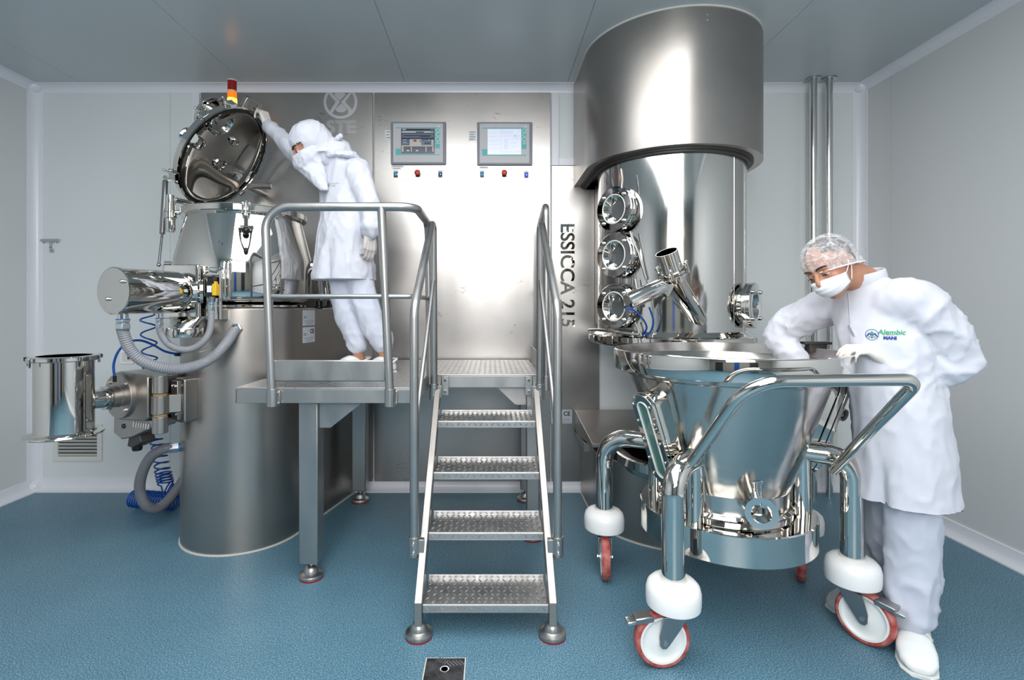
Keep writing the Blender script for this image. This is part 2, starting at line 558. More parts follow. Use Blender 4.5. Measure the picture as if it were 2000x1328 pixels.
floor = struct('floor', MB().box2((XL - .1, YF - .1, -0.08), (XR + .1, YB + .1, 0.0)), floor_m, smooth=0)
ceiling = struct('ceiling', MB().box2((XL - .1, YF - .1, ZC + 0.004), (XR + .1, YB + .1, ZC + 0.1)), seam_m, smooth=0)
cx = [XL, -2.98, -1.80, -0.62, 0.56, 1.72, XR]
for a, b_ in zip(cx[:-1], cx[1:]):
    MB().box2((a + 0.0012, YF, ZC), (b_ - 0.0012, YB, ZC + 0.004)).build('ceiling_panel', ceil_m, ceiling, smooth=0)
wall_back = struct('wall_back', MB().box2((XL - .1, YB + 0.004, 0), (XR + .1, YB + .1, ZC)), seam_m, smooth=0)
bx = [XL, -2.365, -1.2, 0.45, 1.40, 2.33, XR]
for a, b_ in zip(bx[:-1], bx[1:]):
    MB().box2((a + 0.001, YB, 0), (b_ - 0.001, YB + 0.004, ZC)).build('wall_panel', wall_m, wall_back, smooth=0)
wall_left = struct('wall_left', MB().box2((XL - .1, YF - .1, 0), (XL - 0.004, YB, ZC)), seam_m, smooth=0)
wall_right = struct('wall_right', MB().box2((XR + 0.004, YF - .1, 0), (XR + .1, YB, ZC)), white_pvc, smooth=0)
for a, b_ in zip([YF, -0.1, 1.05, 2.25], [-0.1, 1.05, 2.25, YB]):
    MB().box2((XL - 0.004, a + .001, 0), (XL, b_ - .001, ZC)).build('wall_panel', wallr_m, wall_left, smooth=0)
for a, b_ in zip([YF, -0.1, 1.05, 2.25, 3.50], [-0.1, 1.05, 2.25, 3.50, YB]):
    MB().box2((XR, a + .0016, 0), (XR + 0.004, b_ - .0016, ZC)).build('wall_panel', wallr_m, wall_right, smooth=0)
wall_front = struct('wall_front', MB().box2((XL - .1, YF - .1, 0), (XR + .1, YF, ZC)), front_wall_m, smooth=0)
blue_slab = struct('added_blue_slab', MB().box2((-0.62, YF, 0), (-0.18, YF + 0.04, 2.02)), blue_slab_m, smooth=0)  # blue slab added behind the camera so the chrome reflects a blue strip
MB().box2((-0.30, YF + 0.04, 0.98), (-0.22, YF + 0.07, 1.02)).build('slab_handle', chrome, blue_slab)
struct('blue_slab_2', MB().box2((0.72, YF, 0), (1.45, YF + 0.02, 2.02)), dark_door, smooth=0)
struct('blue_slab_3', MB().box2((-2.6, YF, 0), (-1.75, YF + 0.02, 2.02)), dark_door, smooth=0)

# coving: a hollow quarter round with two thin lips
def cove_profile(r):
    pts = [(0, 0)]
    pts += [(r, 0), (r, -0.004)]
    for i in range(9):
        t = math.radians(i * 90 / 8)
        pts.append((0.004 + (r - 0.004) * (1 - math.sin(t)), -0.004 - (r - 0.004) * (1 - math.cos(t))))
    pts += [(0, -r)]
    return pts
def cove(name, p0, p1, u, w, r):
    """extrude the cove from p0 to p1; u points away from the wall, w points away from the other surface (negated)"""
    prof = cove_profile(r)
    b = MB(); n = len(prof)
    vs = []
    for p in (p0, p1):
        for a, c in prof: vs.append(V(p) + V(u) * a - V(w) * c)
    fs = [(i, (i + 1) % n, n + (i + 1) % n, n + i) for i in range(n)] + [tuple(range(n))[::-1], tuple(range(n, 2 * n))]
    b.add(vs, fs)
    return struct(name, b, white_pvc, smooth=25)
cr = 0.058
cove('trim_1', (XL, YB, ZC), (XR, YB, ZC), (0, -1, 0), (0, 0, -1), cr)
cove('trim_2', (XL, YF, ZC), (XL, YB, ZC), (1, 0, 0), (0, 0, -1), cr)
cove('trim_3', (XR, YF, ZC), (XR, YB, ZC), (-1, 0, 0), (0, 0, -1), cr)
cove('trim_4', (XL, YB, 0), (XL, YB, ZC), (1, 0, 0), (0, -1, 0), 0.066)
cove('trim_5', (XR, YB, 0), (XR, YB, ZC), (-1, 0, 0), (0, -1, 0), 0.066)
for x, nm in ((XL, 'trim_6'), (XR, 'trim_7')):
    s_ = 1 if x < 0 else -1
    struct(nm, MB().sphere((x + s_ * 0.012, YB - 0.012, ZC - 0.012), 0.05, 20, 12), white_pvc, smooth=180)
for x, nm in ((XL, 'trim_8'), (XR, 'trim_9')):
    s_ = 1 if x < 0 else -1
    struct(nm, MB().sphere((x + s_ * 0.012, YB - 0.012, 0.03), 0.05, 20, 12), white_pvc, smooth=180)
# skirting with a hollow foot
def skirt(name, p0, p1, u):
    prof = [(0, 0), (0.055, 0), (0.055, 0.008), (0.036, 0.014), (0.022, 0.026), (0.014, 0.045), (0.012, 0.085), (0, 0.088)]
    vs = [V(p) + V(u) * a + V((0, 0, c)) for p in (p0, p1) for a, c in prof]
    n = len(prof)
    fs = [(i, (i + 1) % n, n + (i + 1) % n, n + i) for i in range(n)] + [tuple(range(n))[::-1], tuple(range(n, 2 * n))]
    return struct(name, MB().add(vs, fs), white_pvc, smooth=40)
skirt('baseboard_back', (XL, YB, 0), (XR, YB, 0), (0, -1, 0))
skirt('baseboard_left', (XL, YF, 0), (XL, YB, 0), (1, 0, 0))
skirt('baseboard_right', (XR, YF, 0), (XR, YB, 0), (-1, 0, 0))

# white strips that frame the steel cladding
def wx(px, y): return (px - 958) / F * y
def wz(py, y): return H + (600 - py) / F * y
YP = 3.76                                  # face of the steel cladding
struct('trim_10', MB().box2((wx(377, YB), YP + .004, 0.05), (wx(391, YB) , YB + .002, ZC - cr)), white_pvc, smooth=0, bevel=.003)
zb = wz(323, YP)
tr = struct('trim_11', MB().box2((wx(1077.5, YP), YP, zb), (wx(1092, YP), YB, ZC - cr)), white_pvc, smooth=0, bevel=.003)
struct('trim_12', MB().box2((wx(1092, YP), YP, zb), (0.80, YB, wz(308, YP))), white_pvc, smooth=0, bevel=.003)

# ------------------------------------------------------------------ steel cladding
ztop = ZC - cr
pl = thing('steel_panel', (wx(560, YP), YP, 0.07), 'dull grey steel wall panel with round etched emblem behind the masked worker', 'panel')
MB().box2((wx(392, YP), YP, 0.07), (wx(728.3, YP), YB, ztop)).build('sheet', panel_dark, pl, bevel=.002)
# emblem: ring, hourglass and two folded bands, etched
ox, oz, R0 = wx(665, YP), wz(199, YP), 0.124
M = wallframe(ox, oz, YP)
zmax = ztop - 0.003
def etch(outline, name, m, parent, h=0.0008):
    b = MB().prism(outline, 0, h, M)
    for p in b.v: p.z = min(p.z, zmax)
    return b
em = MB()
a_o = arc2(0, 0, R0, 0, 360, 64)[:-1]; a_i = arc2(0, 0, R0 * 0.84, 0, 360, 64)[:-1]
em.ring_prism(a_o, a_i, 0, 0.0008, M)
for s_ in (1, -1):
    band = [(-.66, -.60), (-.52, -.72), (-.02, .01), (-.10, .10), (-.44, .46), (-.50, .78), (-.74, .62), (-.62, .38), (-.28, .0)]
    em.prism([(x * s_ * R0, y * s_ * R0) for x, y in band], 0, 0.0010, M)
    dm = [(-.02, .10), (.30, .44), (.22, .56), (.06, .62), (-.12, .62), (-.30, .54), (-.38, .44), (-.24, .28), (-.10, .13)]
    em.prism([(x * s_ * R0, y * s_ * R0) for x, y in dm], 0, 0.0012, M)
for p in em.v: p.z = min(p.z, zmax)
tag(em.build('emblem', etched, pl, smooth=0), 'pale etched ring emblem with hourglass')
text_mb('STE', 0.125, wallframe(wx(666, YP), wz(249, YP), YP), 0.0006, bold=0.006, sx=1.1).build('lettering', etched_faint, pl, smooth=0)
pm = thing('steel_panel', (wx(903, YP), YP, 0.07), 'bright brushed steel wall panel carrying the two touch screens', 'panel')
MB().box2((wx(731, YP), YP, 0.07), (wx(1075, YP), YB, ztop)).build('sheet', panel_steel, pm, bevel=.002)
pr = thing('steel_panel', (wx(1120, YP), YP, 0.07), 'narrow brushed steel panel lettered ESSICCA beside the tall steel drum', 'panel')
MB().box2((wx(1077.3, YP), YP, 0.07), (0.80, YB, zb - .002)).build('sheet', panel_steel, pr, bevel=.002)
# vertical lettering, reads from top to bottom
MT = Matrix(((0, 1, 0, wx(1107, YP)), (0, 0, -1, YP), (-1, 0, 0, wz(538, YP)), (0, 0, 0, 1)))
text_mb('ESSICCA 215', 0.142, MT, 0.0008, bold=0.003, space=0.98).build('lettering', chrome, pr, smooth=0)

# rating plate with CE mark
def rating_plate(px0, px1, py0, py1, y, label, parent_m=None):
    w, h = (px1 - px0) / F * y, (py1 - py0) / F * y
    x, z = wx((px0 + px1) / 2, y), wz((py0 + py1) / 2, y)
    t = thing('rating_plate', (x, y, z), label, 'label')
    Mw = parent_m if parent_m is not None else wallframe(x, z, y)
    MB().box((0, 0, 0.0006), (w, h, 0.0012), Mw).build('plate', paper_grey, t)
    return t, Mw, w, h
t, Mw, w, h = rating_plate(1076, 1117, 800, 827, YP, 'silver rating plate with CE mark low on the lettered steel panel')
text_mb('CE', 0.042, Mw @ Matrix.Translation((w * .26, h * .2, 0.0013)), 0.0004, bold=.001).build('ce_mark', ink, t, smooth=0)
text_mb('STE', 0.022, Mw @ Matrix.Translation((-w * .32, h * .02, 0.0013)), 0.0004, bold=.001).build('maker_mark', ink, t, smooth=0)
b = MB()
b.ring_prism(arc2(-w * .32, h * .3, .011, 0, 360, 20)[:-1], arc2(-w * .32, h * .3, .008, 0, 360, 20)[:-1], 0.0012, 0.0017, Mw)
b.box((-w * .32, h * .3, 0.0014), (.005, .014, .0006), Mw)
for k in range(3):
    b.box((-w * .25, -h * (.17 + .12 * k), 0.0014), (w * .32, .003, .0006), Mw)
    b.box((w * .22, -h * (.17 + .12 * k), 0.0014), (w * .4, .003, .0006), Mw)
tag(b.build('print', ink_grey, t, smooth=0), kind='stuff')

# ------------------------------------------------------------------ touch screens
def hmi(px0, px1, py0, py1, label, dark):
    y = YP
    x, z = wx((px0 + px1) / 2, y), wz((py0 + py1) / 2, y)
    W, Hh = (px1 - px0) / F * y, (py1 - py0) / F * y
    t = thing('touch_screen', (x, y, z), label, 'control screen')
    M = wallframe(x, z, y)
    def R(b, u0, v0, u1, v1, h0, h1):
        b.box2(((u0 - .5) * W, (.5 - v1) * Hh, h0), ((u1 - .5) * W, (.5 - v0) * Hh, h1), M); return b
    MB().prism(stadium(W, Hh, .008), 0, .018, M).build('bezel', bezel_m, t, bevel=.003)
    b = MB().box2((-.455 * W, -.455 * Hh, .017), (.445 * W, .465 * Hh, .0195), M); b.build('fascia', hmi_m, t, bevel=.001)
    b = MB(); R(b, .09, .135, .89, .155, .019, .0202); R(b, .805, .155, .89, .63, .019, .0202)
    R(b, .09, .635, .185, .785, .019, .0202); R(b, .185, .765, .89, .785, .019, .0202); b.build('teal_stripe', teal, t, smooth=0)
    b = MB(); R(b, .05, .036, .125, .062, .019, .0203); b.build('maker_badge', teal, t, smooth=0)
    text_mb('SIEMENS', .0085, M @ Matrix.Translation(((.0875 - .5) * W, (.5 - .049) * Hh, .0204)), .0002).build('maker_name', pale_teal, t, smooth=0)
    Rot = M @ Matrix.Translation(((.848 - .5) * W, (.5 - .30) * Hh, .0203)) @ Matrix.Rotation(-PI / 2, 4, 'Z')
    text_mb('TOUCH', .040, Rot, .0003, sx=.98).build('lettering', pale_teal, t, smooth=0)
    text_mb('SIMATIC MULTI PANEL', .0075, M @ Matrix.Translation(((.86 - .5) * W, (.5 - .045) * Hh, .0198)), .0002).build('model_name', ink_grey, t, smooth=0)
    u0, u1, v0, v1 = .19, .795, .165, .757
    b = MB(); R(b, u0, v0, u1, v1, .0195, .0206); b.build('display', scr_dark if dark else scr_white, t, smooth=0)
    def S(b, a0, c0, a1, c1, k=0):
        R(b, u0 + a0 * (u1 - u0), v0 + c0 * (v1 - v0), u0 + a1 * (u1 - u0), v0 + c1 * (v1 - v0), .0206, .0209 + k * .0003); return b
    if dark:
        b = MB()
        S(b, .02, .09, .97, .17); S(b, .25, .42, .60, .66); S(b, .02, .66, .07, .92); S(b, .07, .66, .95, .71); S(b, .29, .72, .32, .92); S(b, .73, .72, .76, .92); S(b, .93, .66, .97, .92); S(b, .90, .44, .97, .66)
        tag(b.build('display_field', scr_tan, t, smooth=0), kind='stuff')
        b = MB()
        S(b, .03, .20, .97, .36); S(b, .60, .44, .88, .66); S(b, .03, .44, .23, .52); S(b, .03, .55, .23, .63); S(b, .88, .02, .98, .12)
        tag(b.build('display_panel', scr_mid, t, smooth=0), kind='stuff')
        b = MB(); S(b, .44, .12, .68, .16, 1); S(b, .07, .26, .90, .30, 1); S(b, .55, .30, .85, .33, 1); S(b, .70, .55, .86, .62, 1); S(b, .06, .46, .20, .49, 1)
        tag(b.build('display_bar', scr_dark, t, smooth=0), kind='stuff')
        b = MB(); S(b, .37, .44, .46, .52, 1); S(b, .55, .47, .59, .52, 1); tag(b.build('display_symbol', scr_red, t, smooth=0), kind='stuff')
        b = MB(); S(b, .05, .44, .17, .455, 1); S(b, .05, .535, .17, .545, 1); S(b, .17, .86, .24, .89, 1); S(b, .44, .86, .51, .89, 1); S(b, .04, .03, .14, .05, 1); S(b, .82, .445, .87, .46, 1)
        tag(b.build('display_caption', scr_white, t, smooth=0), kind='stuff')
    else:
        b = MB(); S(b, .42, .05, .76, .20); S(b, .76, .22, .95, .36); S(b, .48, .38, .62, .82); S(b, .90, .02, .98, .10); S(b, .86, .34, .93, .42)
        tag(b.build('display_field', scr_pale, t, smooth=0), kind='stuff')
        b = MB()
        for c in (.14, .3, .46, .62, .78): S(b, .03, c, .36, c + .008)
        S(b, .40, .03, .408, .95); S(b, .46, .27, .70, .28); S(b, .70, .40, .85, .41); S(b, .70, .55, .85, .56); S(b, .70, .70, .85, .71); S(b, .42, .9, .97, .91); S(b, .80, .24, .83, .30)
        tag(b.build('display_line', scr_line, t, smooth=0), kind='stuff')
    return t
hmi(764, 871.5, 239.5, 322, 'touch screen with dark blue-grey display nearest the masked worker', True)
hmi(932, 1039.5, 240, 323.5, 'touch screen with bright white display nearest the lettered panel', False)

def push_plate(px, py, name, label, cat, kind, group=None):
    x, z = wx(px, YP), wz(py, YP)
    M = wallframe(x, z, YP)
    t = thing(name, (x, YP, z), label, cat, group)
    MB().prism(stadium(.030, .050, .002, 3), 0, .003, M).build('legend_plate', black_pl if kind != 'estop' else ink, t, bevel=.0006)
    b = MB().box((0, .019, .0034), (.026, .010, .0012), M); b.build('legend', paper_grey, t)
    if kind == 'cyan':
        MB().lathe([(.015, .003), (.015, .009), (.012, .010), (.012, .003)], M=M @ Matrix.Translation((0, -.004, 0)), segs=24).build('collar', chrome, t)
        MB().lathe([(0, .012), (.008, .0118), (.0118, .010), (.0118, .003)], M=M @ Matrix.Translation((0, -.004, 0)), segs=24).build('button', cyan_b, t)
    elif kind == 'estop':
        MB().cyl(M @ V((0, 0, .002)), M @ V((0, 0, .02)), .012, 20).build('stem', black_pl, t)
        MB().lathe([(0, .040), (.012, .039), (.0185, .035), (.0205, .030), (.0195, .022), (.012, .018), (0, .018)], M=M, segs=28).build('mushroom_head', red_b, t, smooth=60)
    else:
        MB().lathe([(0, .010), (.008, .0095), (.012, .007), (.0128, .003)], M=M @ Matrix.Translation((0, -.005, 0)), segs=24).build('lens', navy_l if kind == 'navy' else blue_l, t, smooth=60)
        MB().sphere((.0015, -.004, .009), .0032, 10, 6, M=M).build('led', spark, t)
push_plate(773, 340, 'push_button', 'cyan push button under the dark touch screen', 'button', 'cyan')
push_plate(816, 339, 'emergency_stop', 'red mushroom stop button under the dark touch screen', 'stop button', 'estop')
push_plate(860, 340, 'indicator_lamp', 'dim navy indicator lamp under the dark touch screen', 'lamp', 'navy')
push_plate(941.5, 340, 'push_button', 'cyan push button under the white touch screen', 'button', 'cyan')
push_plate(985, 339, 'emergency_stop', 'red mushroom stop button under the white touch screen', 'stop button', 'estop')
push_plate(1028, 341, 'indicator_lamp', 'bright blue lit indicator lamp under the white touch screen', 'lamp', 'blue')

def sticker(px0, px1, py0, py1, label, rows):
    x, z = wx((px0 + px1) / 2, YP), wz((py0 + py1) / 2, YP)
    w, h = (px1 - px0) / F * YP, (py1 - py0) / F * YP
    M = wallframe(x, z, YP)
    t = thing('sticker', (x, YP, z), label, 'sticker')
    MB().box((0, 0, .0004), (w, h, .0008), M).build('paper', paper, t)
    b = MB()
    for k in range(rows):
        b.box((-w * .08 * (k % 2), h * (.5 - (k + .6) / (rows + .2)), .0009), (w * (.75 - .18 * (k % 2)), min(.006, h * .3 / rows), .0004), M)
    tag(b.build('print', ink_grey, t, smooth=0), kind='stuff')
sticker(752, 763.5, 254.5, 272, 'small white sticker left of the dark touch screen', 3)
sticker(764.5, 788, 323.4, 326.6, 'narrow white label strip just below the dark touch screen', 1)
sticker(766.5, 783, 327.3, 330.5, 'short white label strip above the left cyan button', 1)
sticker(915.5, 930, 255.5, 275, 'pale printed sticker left of the white touch screen', 4)
sticker(936, 954, 325.2, 329, 'pale label strip below the white touch screen', 1)

# ------------------------------------------------------------------ wall fittings
def grille(px0, px1, py0, py1, label, n):
    y = YB
    x0, x1, z0, z1 = wx(px0, y), wx(px1, y), wz(py1, y), wz(py0, y)
    t = thing('air_grille', ((x0 + x1) / 2, y, z0), label, 'vent')
    w, h = x1 - x0, z1 - z0
    M = wallframe((x0 + x1) / 2, (z0 + z1) / 2, y)
    o_ = [(-w / 2, -h / 2), (w / 2, -h / 2), (w / 2, h / 2), (-w / 2, h / 2)]
    i_ = [(-w / 2 + .035, -h / 2 + .035), (w / 2 - .035, -h / 2 + .035), (w / 2 - .035, h / 2 - .035), (-w / 2 + .035, h / 2 - .035)]
    MB().ring_prism(o_, i_, 0, .014, M).build('frame', cream_pl, t, smooth=0, bevel=.003)
    MB().box((0, 0, .001), (w - .06, h - .06, .002), M).build('backing', ink, t, smooth=0)
    hh = h - .07
    for k in range(n):
        zc = -hh / 2 + (k + .5) * hh / n
        Ms = M @ Matrix.Translation((0, zc, .009)) @ Matrix.Rotation(math.radians(38), 4, 'X')
        MB().box((0, 0, 0), (w - .068, hh / n * .95, .0025), Ms).build('slat', cream_pl, t, smooth=0)
grille(106, 201, 828, 900, 'white louvred air grille below the steel can at the left', 8)
grille(1540, 1634, 776, 900, 'white louvred air grille between the trolley and the bending worker', 15)
# cable outlet
y = YB
x, z = wx(249, y), wz(696.5, y)
t = thing('wall_socket', (x, y, z), 'square white wall socket plate near the coiled blue hose', 'socket')
M = wallframe(x, z, y)
MB().prism(stadium(.105, .108, .012), 0, .010, M).build('plate', white_pl, t, bevel=.003)
MB().prism(stadium(.062, .062, .006), .010, .014, M).build('cover', cream_pl, t, bevel=.001)
MB().box((.018, 0, .015), (.016, .036, .003), M).build('rocker', red_rubber, t)
# small wall bracket
x, z = wx(100, y), wz(470, y)
t = thing('wall_bracket', (x, y, z), 'small pale blue metal T bracket on the left wall panel', 'bracket')
M = wallframe(x, z, y)
MB().box((0, 0, .006), (.13, .024, .012), M).box((.006, -.05, .003), (.032, .076, .006), M).build('plate', zinc, t, bevel=.002)
MB().cyl(M @ V((-.07, 0.002, .012)), M @ V((.07, 0.002, .012)), .006, 12).build('pin', zinc, t)
for u, v_ in ((-.05, -.014), (.05, -.014), (.0, -.05), (.008, -.072)):
    MB().cyl(M @ V((u, v_, .005)), M @ V((u, v_, .012)), .005, 10).build('screw', caster_steel, t)
# floor drain cover
t = thing('drain_cover', (wx(870, 1.89), 1.89, 0.0), 'small square black floor cover in front of the steps', 'floor cover')
xd = -0.171
MB().box2((xd - .077, 1.815, -.002), (xd + .077, 1.97, .0015)).build('sealant', silicone, t, smooth=0)
MB().box2((xd - .073, 1.819, -.002), (xd + .073, 1.966, .003)).build('plate', mat('scuffed_black', '#1d1e20', 0.35, 0.4, bump=.3, bscale=(60, 60, 60), cvar='#4a4c4e', cscale=(18, 18, 18)), t, bevel=.001)
MB().lathe([(.017, 0), (.017, .0045), (.013, .0045), (.013, .003), (0, .003)], (xd, 1.905, 0), segs=24).build('screw_ring', chrome_soft, t)
b = MB()
for k in range(5):
    b.box((xd + .012 + k * .011, 1.945 - k * .006, .0033), (.003, .034, .0016), Matrix.Translation((xd + .03, 1.94, 0)) @ Matrix.Rotation(math.radians(40), 4, 'Z') @ Matrix.Translation((-xd - .03, -1.94, 0)))
    b.box((xd - .030 + k * .009, 1.950, .0033), (.0025, .026, .0016), Matrix.Translation((xd - .01, 1.95, 0)) @ Matrix.Rotation(math.radians(-35), 4, 'Z') @ Matrix.Translation((-xd + .01, -1.95, 0)))
b.build('chequer_bar', caster_steel, t, smooth=0)
# two service pipes in the far right corner
for px, lab in ((1588.5, 'thin steel service pipe at the right corner, nearer the steel drum'), (1619, 'thin steel service pipe at the right corner, nearer the corner cove')):
    yy = 3.66
    x = wx(px, yy)
    t = thing('service_pipe', (x, yy, 0.0), lab, 'pipe')
    MB().cyl((x, yy, 0.0), (x, yy, ZC), .024, 20).build('pipe', chrome_soft, t)
    MB().lathe([(.026, 0), (.05, .0), (.05, .008), (.026, .010)], (x, yy, ZC - .010), segs=28).build('ceiling_collar', zinc, t)

# ------------------------------------------------------------------ signal beacon
bxp = P(453.5, 205, 3.5)
bz0 = 2.68
t = thing('signal_beacon', (bxp.x, 3.5, bz0), 'red and amber signal beacon glowing above the open lid', 'beacon')
MB().tube(fillet([(bxp.x, YP, 2.62), (bxp.x, 3.5, 2.62), (bxp.x, 3.5, bz0)], .05), .012, 12).build('bracket', caster_steel, t)
MB().lathe([(0, 0), (.032, 0), (.032, .03), (0, .03)], (bxp.x, 3.5, bz0 - .01), segs=24).build('base', black_pl, t)
MB().lathe([(0, .02), (.029, .02), (.029, .14), (.0, .14)], (bxp.x, 3.5, bz0), segs=28).build('amber_lens', beacon_amb, t, bevel=.002)
MB().lathe([(.0305, .055), (.0312, .06), (.0312, .09), (.0305, .095)], (bxp.x, 3.5, bz0), segs=28).build('bulb_glow', bulb_m, t)
MB().lathe([(.030, .139), (.0315, .140), (.0315, .147), (.030, .148)], (bxp.x, 3.5, bz0), segs=28).build('joint_ring', silicone, t)
MB().lathe([(0, .147), (.029, .147), (.029, .215), (.0, .215)], (bxp.x, 3.5, bz0), segs=28).build('red_lens', beacon_red, t, bevel=.002)
MB().lathe([(0, .226), (.02, .225), (.030, .221), (.030, .214), (0, .214)], (bxp.x, 3.5, bz0), segs=28).build('cap', cream_pl, t)
# ------------------------------------------------------------------ mixer at the left
C1 = V((-1.49, 3.12, 0))
mx = thing('granulator', C1, 'polished steel mixer with its lid raised on a tall grey steel column', 'mixing machine')
Rc = 0.345
def column_outline(rc, grow=0.0):
    r = rc + grow
    P0 = V((-0.985 + grow, 3.755))
    c = V((C1.x, C1.y))
    d = P0 - c
    dist = d.length
    base = math.atan2(d.y, d.x)
    al = math.acos(r / dist)
    t = base - al                                     # tangent point angle at the right
    pts = [(C1.x - r, 3.755)]
    a0, a1 = math.pi, t + 2 * math.pi
    n = 48
    for i in range(n + 1):
        a = a0 + (a1 - a0) * i / n
        pts.append((C1.x + r * math.cos(a), C1.y + r * math.sin(a)))
    pts.append((P0.x, P0.y))
    return pts
MB().prism(column_outline(Rc), 0.002, 1.345).build('column', satin, mx, bevel=.006)
MB().prism(column_outline(Rc, .007), 0.0, .007).build('floor_sealant', silicone, mx, smooth=0)
# bowl
MB().lathe([(0, 1.346), (.335, 1.346), (.345, 1.352), (.345, 1.362), (.335, 1.366), (.27, 1.366), (0, 1.366)], C1, segs=72).build('bowl_seat', chrome, mx, smooth=30)
bowl = MB().lathe([(0, 1.366), (.27, 1.366), (.315, 1.372), (.352, 1.386), (.374, 1.408), (.381, 1.435), (.381, 1.632), (.320, 1.882),
           (.305, 1.882), (.366, 1.63), (.366, 1.44), (.33, 1.40), (0, 1.39)], C1, segs=96).build('bowl', chrome, mx, smooth=25)
MB().lathe([(.345, 1.880), (.350, 1.884), (.350, 1.914), (.345, 1.919), (.306, 1.919), (.306, 1.880)], C1, segs=96, closed=True).build('bowl_rim', chrome, bowl, smooth=30)
MB().lathe([(.318, 1.918), (.324, 1.924), (.312, 1.924)], C1, segs=72, closed=True).build('rim_gasket', gasket, bowl)
# toggle clamp on the front of the bowl
tc = V((.43, -.90, 0)).normalized()
tl = V((0, 0, 1)).cross(tc)
def cp(l, o, z): return C1 + tl * l + tc * o + V((0, 0, z))
cl = MB()
for s_ in (-1, 1): cl.box((0, 0, 0), (.012, .045, .055), frame(cp(s_ * .016, .355, 1.895), V((0, 0, 1)), tc))
cl.cyl(cp(0, .372, 1.93), cp(0, .372, 1.80), .006, 12)
cl.box((0, 0, 0), (.022, .03, .07), frame(cp(0, .372, 1.815), V((0, 0, 1)), tc))
cl.box((0, 0, 0), (.075, .03, .018), frame(cp(0, .372, 1.785), V((0, 0, 1)), tc))
clamp = cl.build('clamp', chrome, mx, bevel=.002)
MB().sphere(cp(0, .395, 1.765), .021, 20, 12).build('clamp_knob', black_pl, clamp)
lp = catmull([cp(-.035, .38, 1.785), cp(-.028, .385, 1.72), cp(-.012, .388, 1.672), cp(0, .388, 1.665), cp(.012, .388, 1.672), cp(.022, .385, 1.72), cp(.030, .38, 1.785)], 8)
MB().tube(lp, .0035, 8).build('clamp_loop', black_rub, clamp)
MB().sphere(cp(0, .39, 1.655), (.012, .012, .018), 14, 10).build('loop_grip', black_rub, clamp)
text_mb('E', .022, frame(cp(-.13, .368, 1.70) - tc * .002, tc), .0004).build('ink_mark', logo_blue, bowl, smooth=0)
# rear spout at the right of the bowl
MB().tube(fillet([C1 + V((.26, .05, 1.62)), C1 + V((.42, .09, 1.60)), C1 + V((.44, .10, 1.40))], .06), .035, 16).build('overflow_elbow', chrome, mx)

# lid: a dished cover swung up about its left-rear edge
ln = V((.831, -.12, -.543)).normalized()              # inside of the lid looks this way
lh = V((ln.x, ln.y, 0)).normalized()
le = (lh * .543 + V((0, 0, .84))).normalized()        # from the hinge to the free edge
lg = le.cross(-ln).normalized()
LC = V((-1.719, 3.30, 2.316))
GS = 1
ML = Matrix.Identity(4)
for i in range(3):
    ML[i][0] = lg[i]; ML[i][1] = le[i]; ML[i][2] = -ln[i]; ML[i][3] = LC[i]
def lid_at(px, py):
    o = V((0, 0, H)); d = P(px, py, 1.0) - o
    t = (LC - o).dot(ln) / d.dot(ln)
    q = o + d * t - LC
    return q.dot(lg), q.dot(le)
def L(g, e, h): return ML @ V((g * GS, e, h))
def dome(r, t=0.0, Rl=.315, hd=.085): return .012 + hd * (1 - (r / Rl) ** 2.6) + t
prof = [(.352, -.018), (.352, .016), (.347, .020), (.318, .020)]
rr = [.315 * (1 - (i / 14.0)) for i in range(15)]
prof_out = [(r, dome(r, .006)) for r in rr]
prof_in = [(max(r, 0), dome(r)) for r in reversed(rr)]
lid = MB().lathe(prof + prof_out, segs=96, M=ML)
lid.lathe(prof_in + [(.322, .004), (.324, -.006), (.336, -.008), (.340, -.018), (.352, -.018)], segs=96, M=ML)
lid = lid.build('lid', chrome, mx, smooth=28)
MB().lathe([(.322, -.008), (.333, -.004), (.333, -.013), (.322, -.016)], segs=72, closed=True, M=ML).build('lid_gasket', black_rub, lid)
def lid_port(g, e, r, out, name='port'):
    z = dome(math.hypot(g, e)) - .004
    Mp = ML @ Matrix.Translation((g * GS, e, z))
    p = MB().lathe([(r * .80, .02), (r * .80, -.010), (r * .86, -.016), (r * 1.0, -.016), (r * 1.06, -.010), (r * 1.06, .012)], segs=40, M=Mp)
    p.lathe([(r * .8, .008), (r * .42, .006), (r * .40, -.004), (0, -.005)], segs=40, M=Mp)
    p = p.build(name, chrome, lid, smooth=30)
    q = MB().lathe([(r * .85, 0), (r * .85, out - .012), (r * 1.18, out - .012), (r * 1.18, out), (r * .9, out), (0, out)], segs=36, M=Mp)
    q.build('port_neck', chrome, p, smooth=30)
    return Mp
bg_, be_ = lid_at(449, 243)
big = lid_port(bg_ * .93, be_ * .93, .088, .075)
MB().lathe([(.102, .072), (.118, .072), (.118, .094), (.102, .094)], segs=48, closed=True, M=big).build('port_clamp_ring', chrome, lid, smooth=30)
b = MB()
for k in range(4):
    a = k * PI / 2 + .4
    b.box((.118 * math.cos(a), .118 * math.sin(a), .082), (.028, .022, .03), big)
b.build('port_lug', chrome, lid, bevel=.003)
for px_, py_, r_, o_ in ((405, 291, .040, .105), (450, 335, .040, .09), (478, 287, .028, .08)):
    g_, e_ = lid_at(px_, py_)
    lid_port(g_ * .93, e_ * .93, r_, o_)
# stub with flange on the left of the lid
sg_, se_ = lid_at(372, 268)
sp = L(sg_ * .80, se_ * .80, .05)
so = (P(342, 262, 3.30) - sp).normalized()
MB().lathe([(0, -.03), (.030, -.03), (.030, .075), (.042, .08), (.042, .09), (.026, .09), (.026, .01), (0, .01)], sp, so, 32).build('lid_nozzle', chrome, lid, smooth=30)
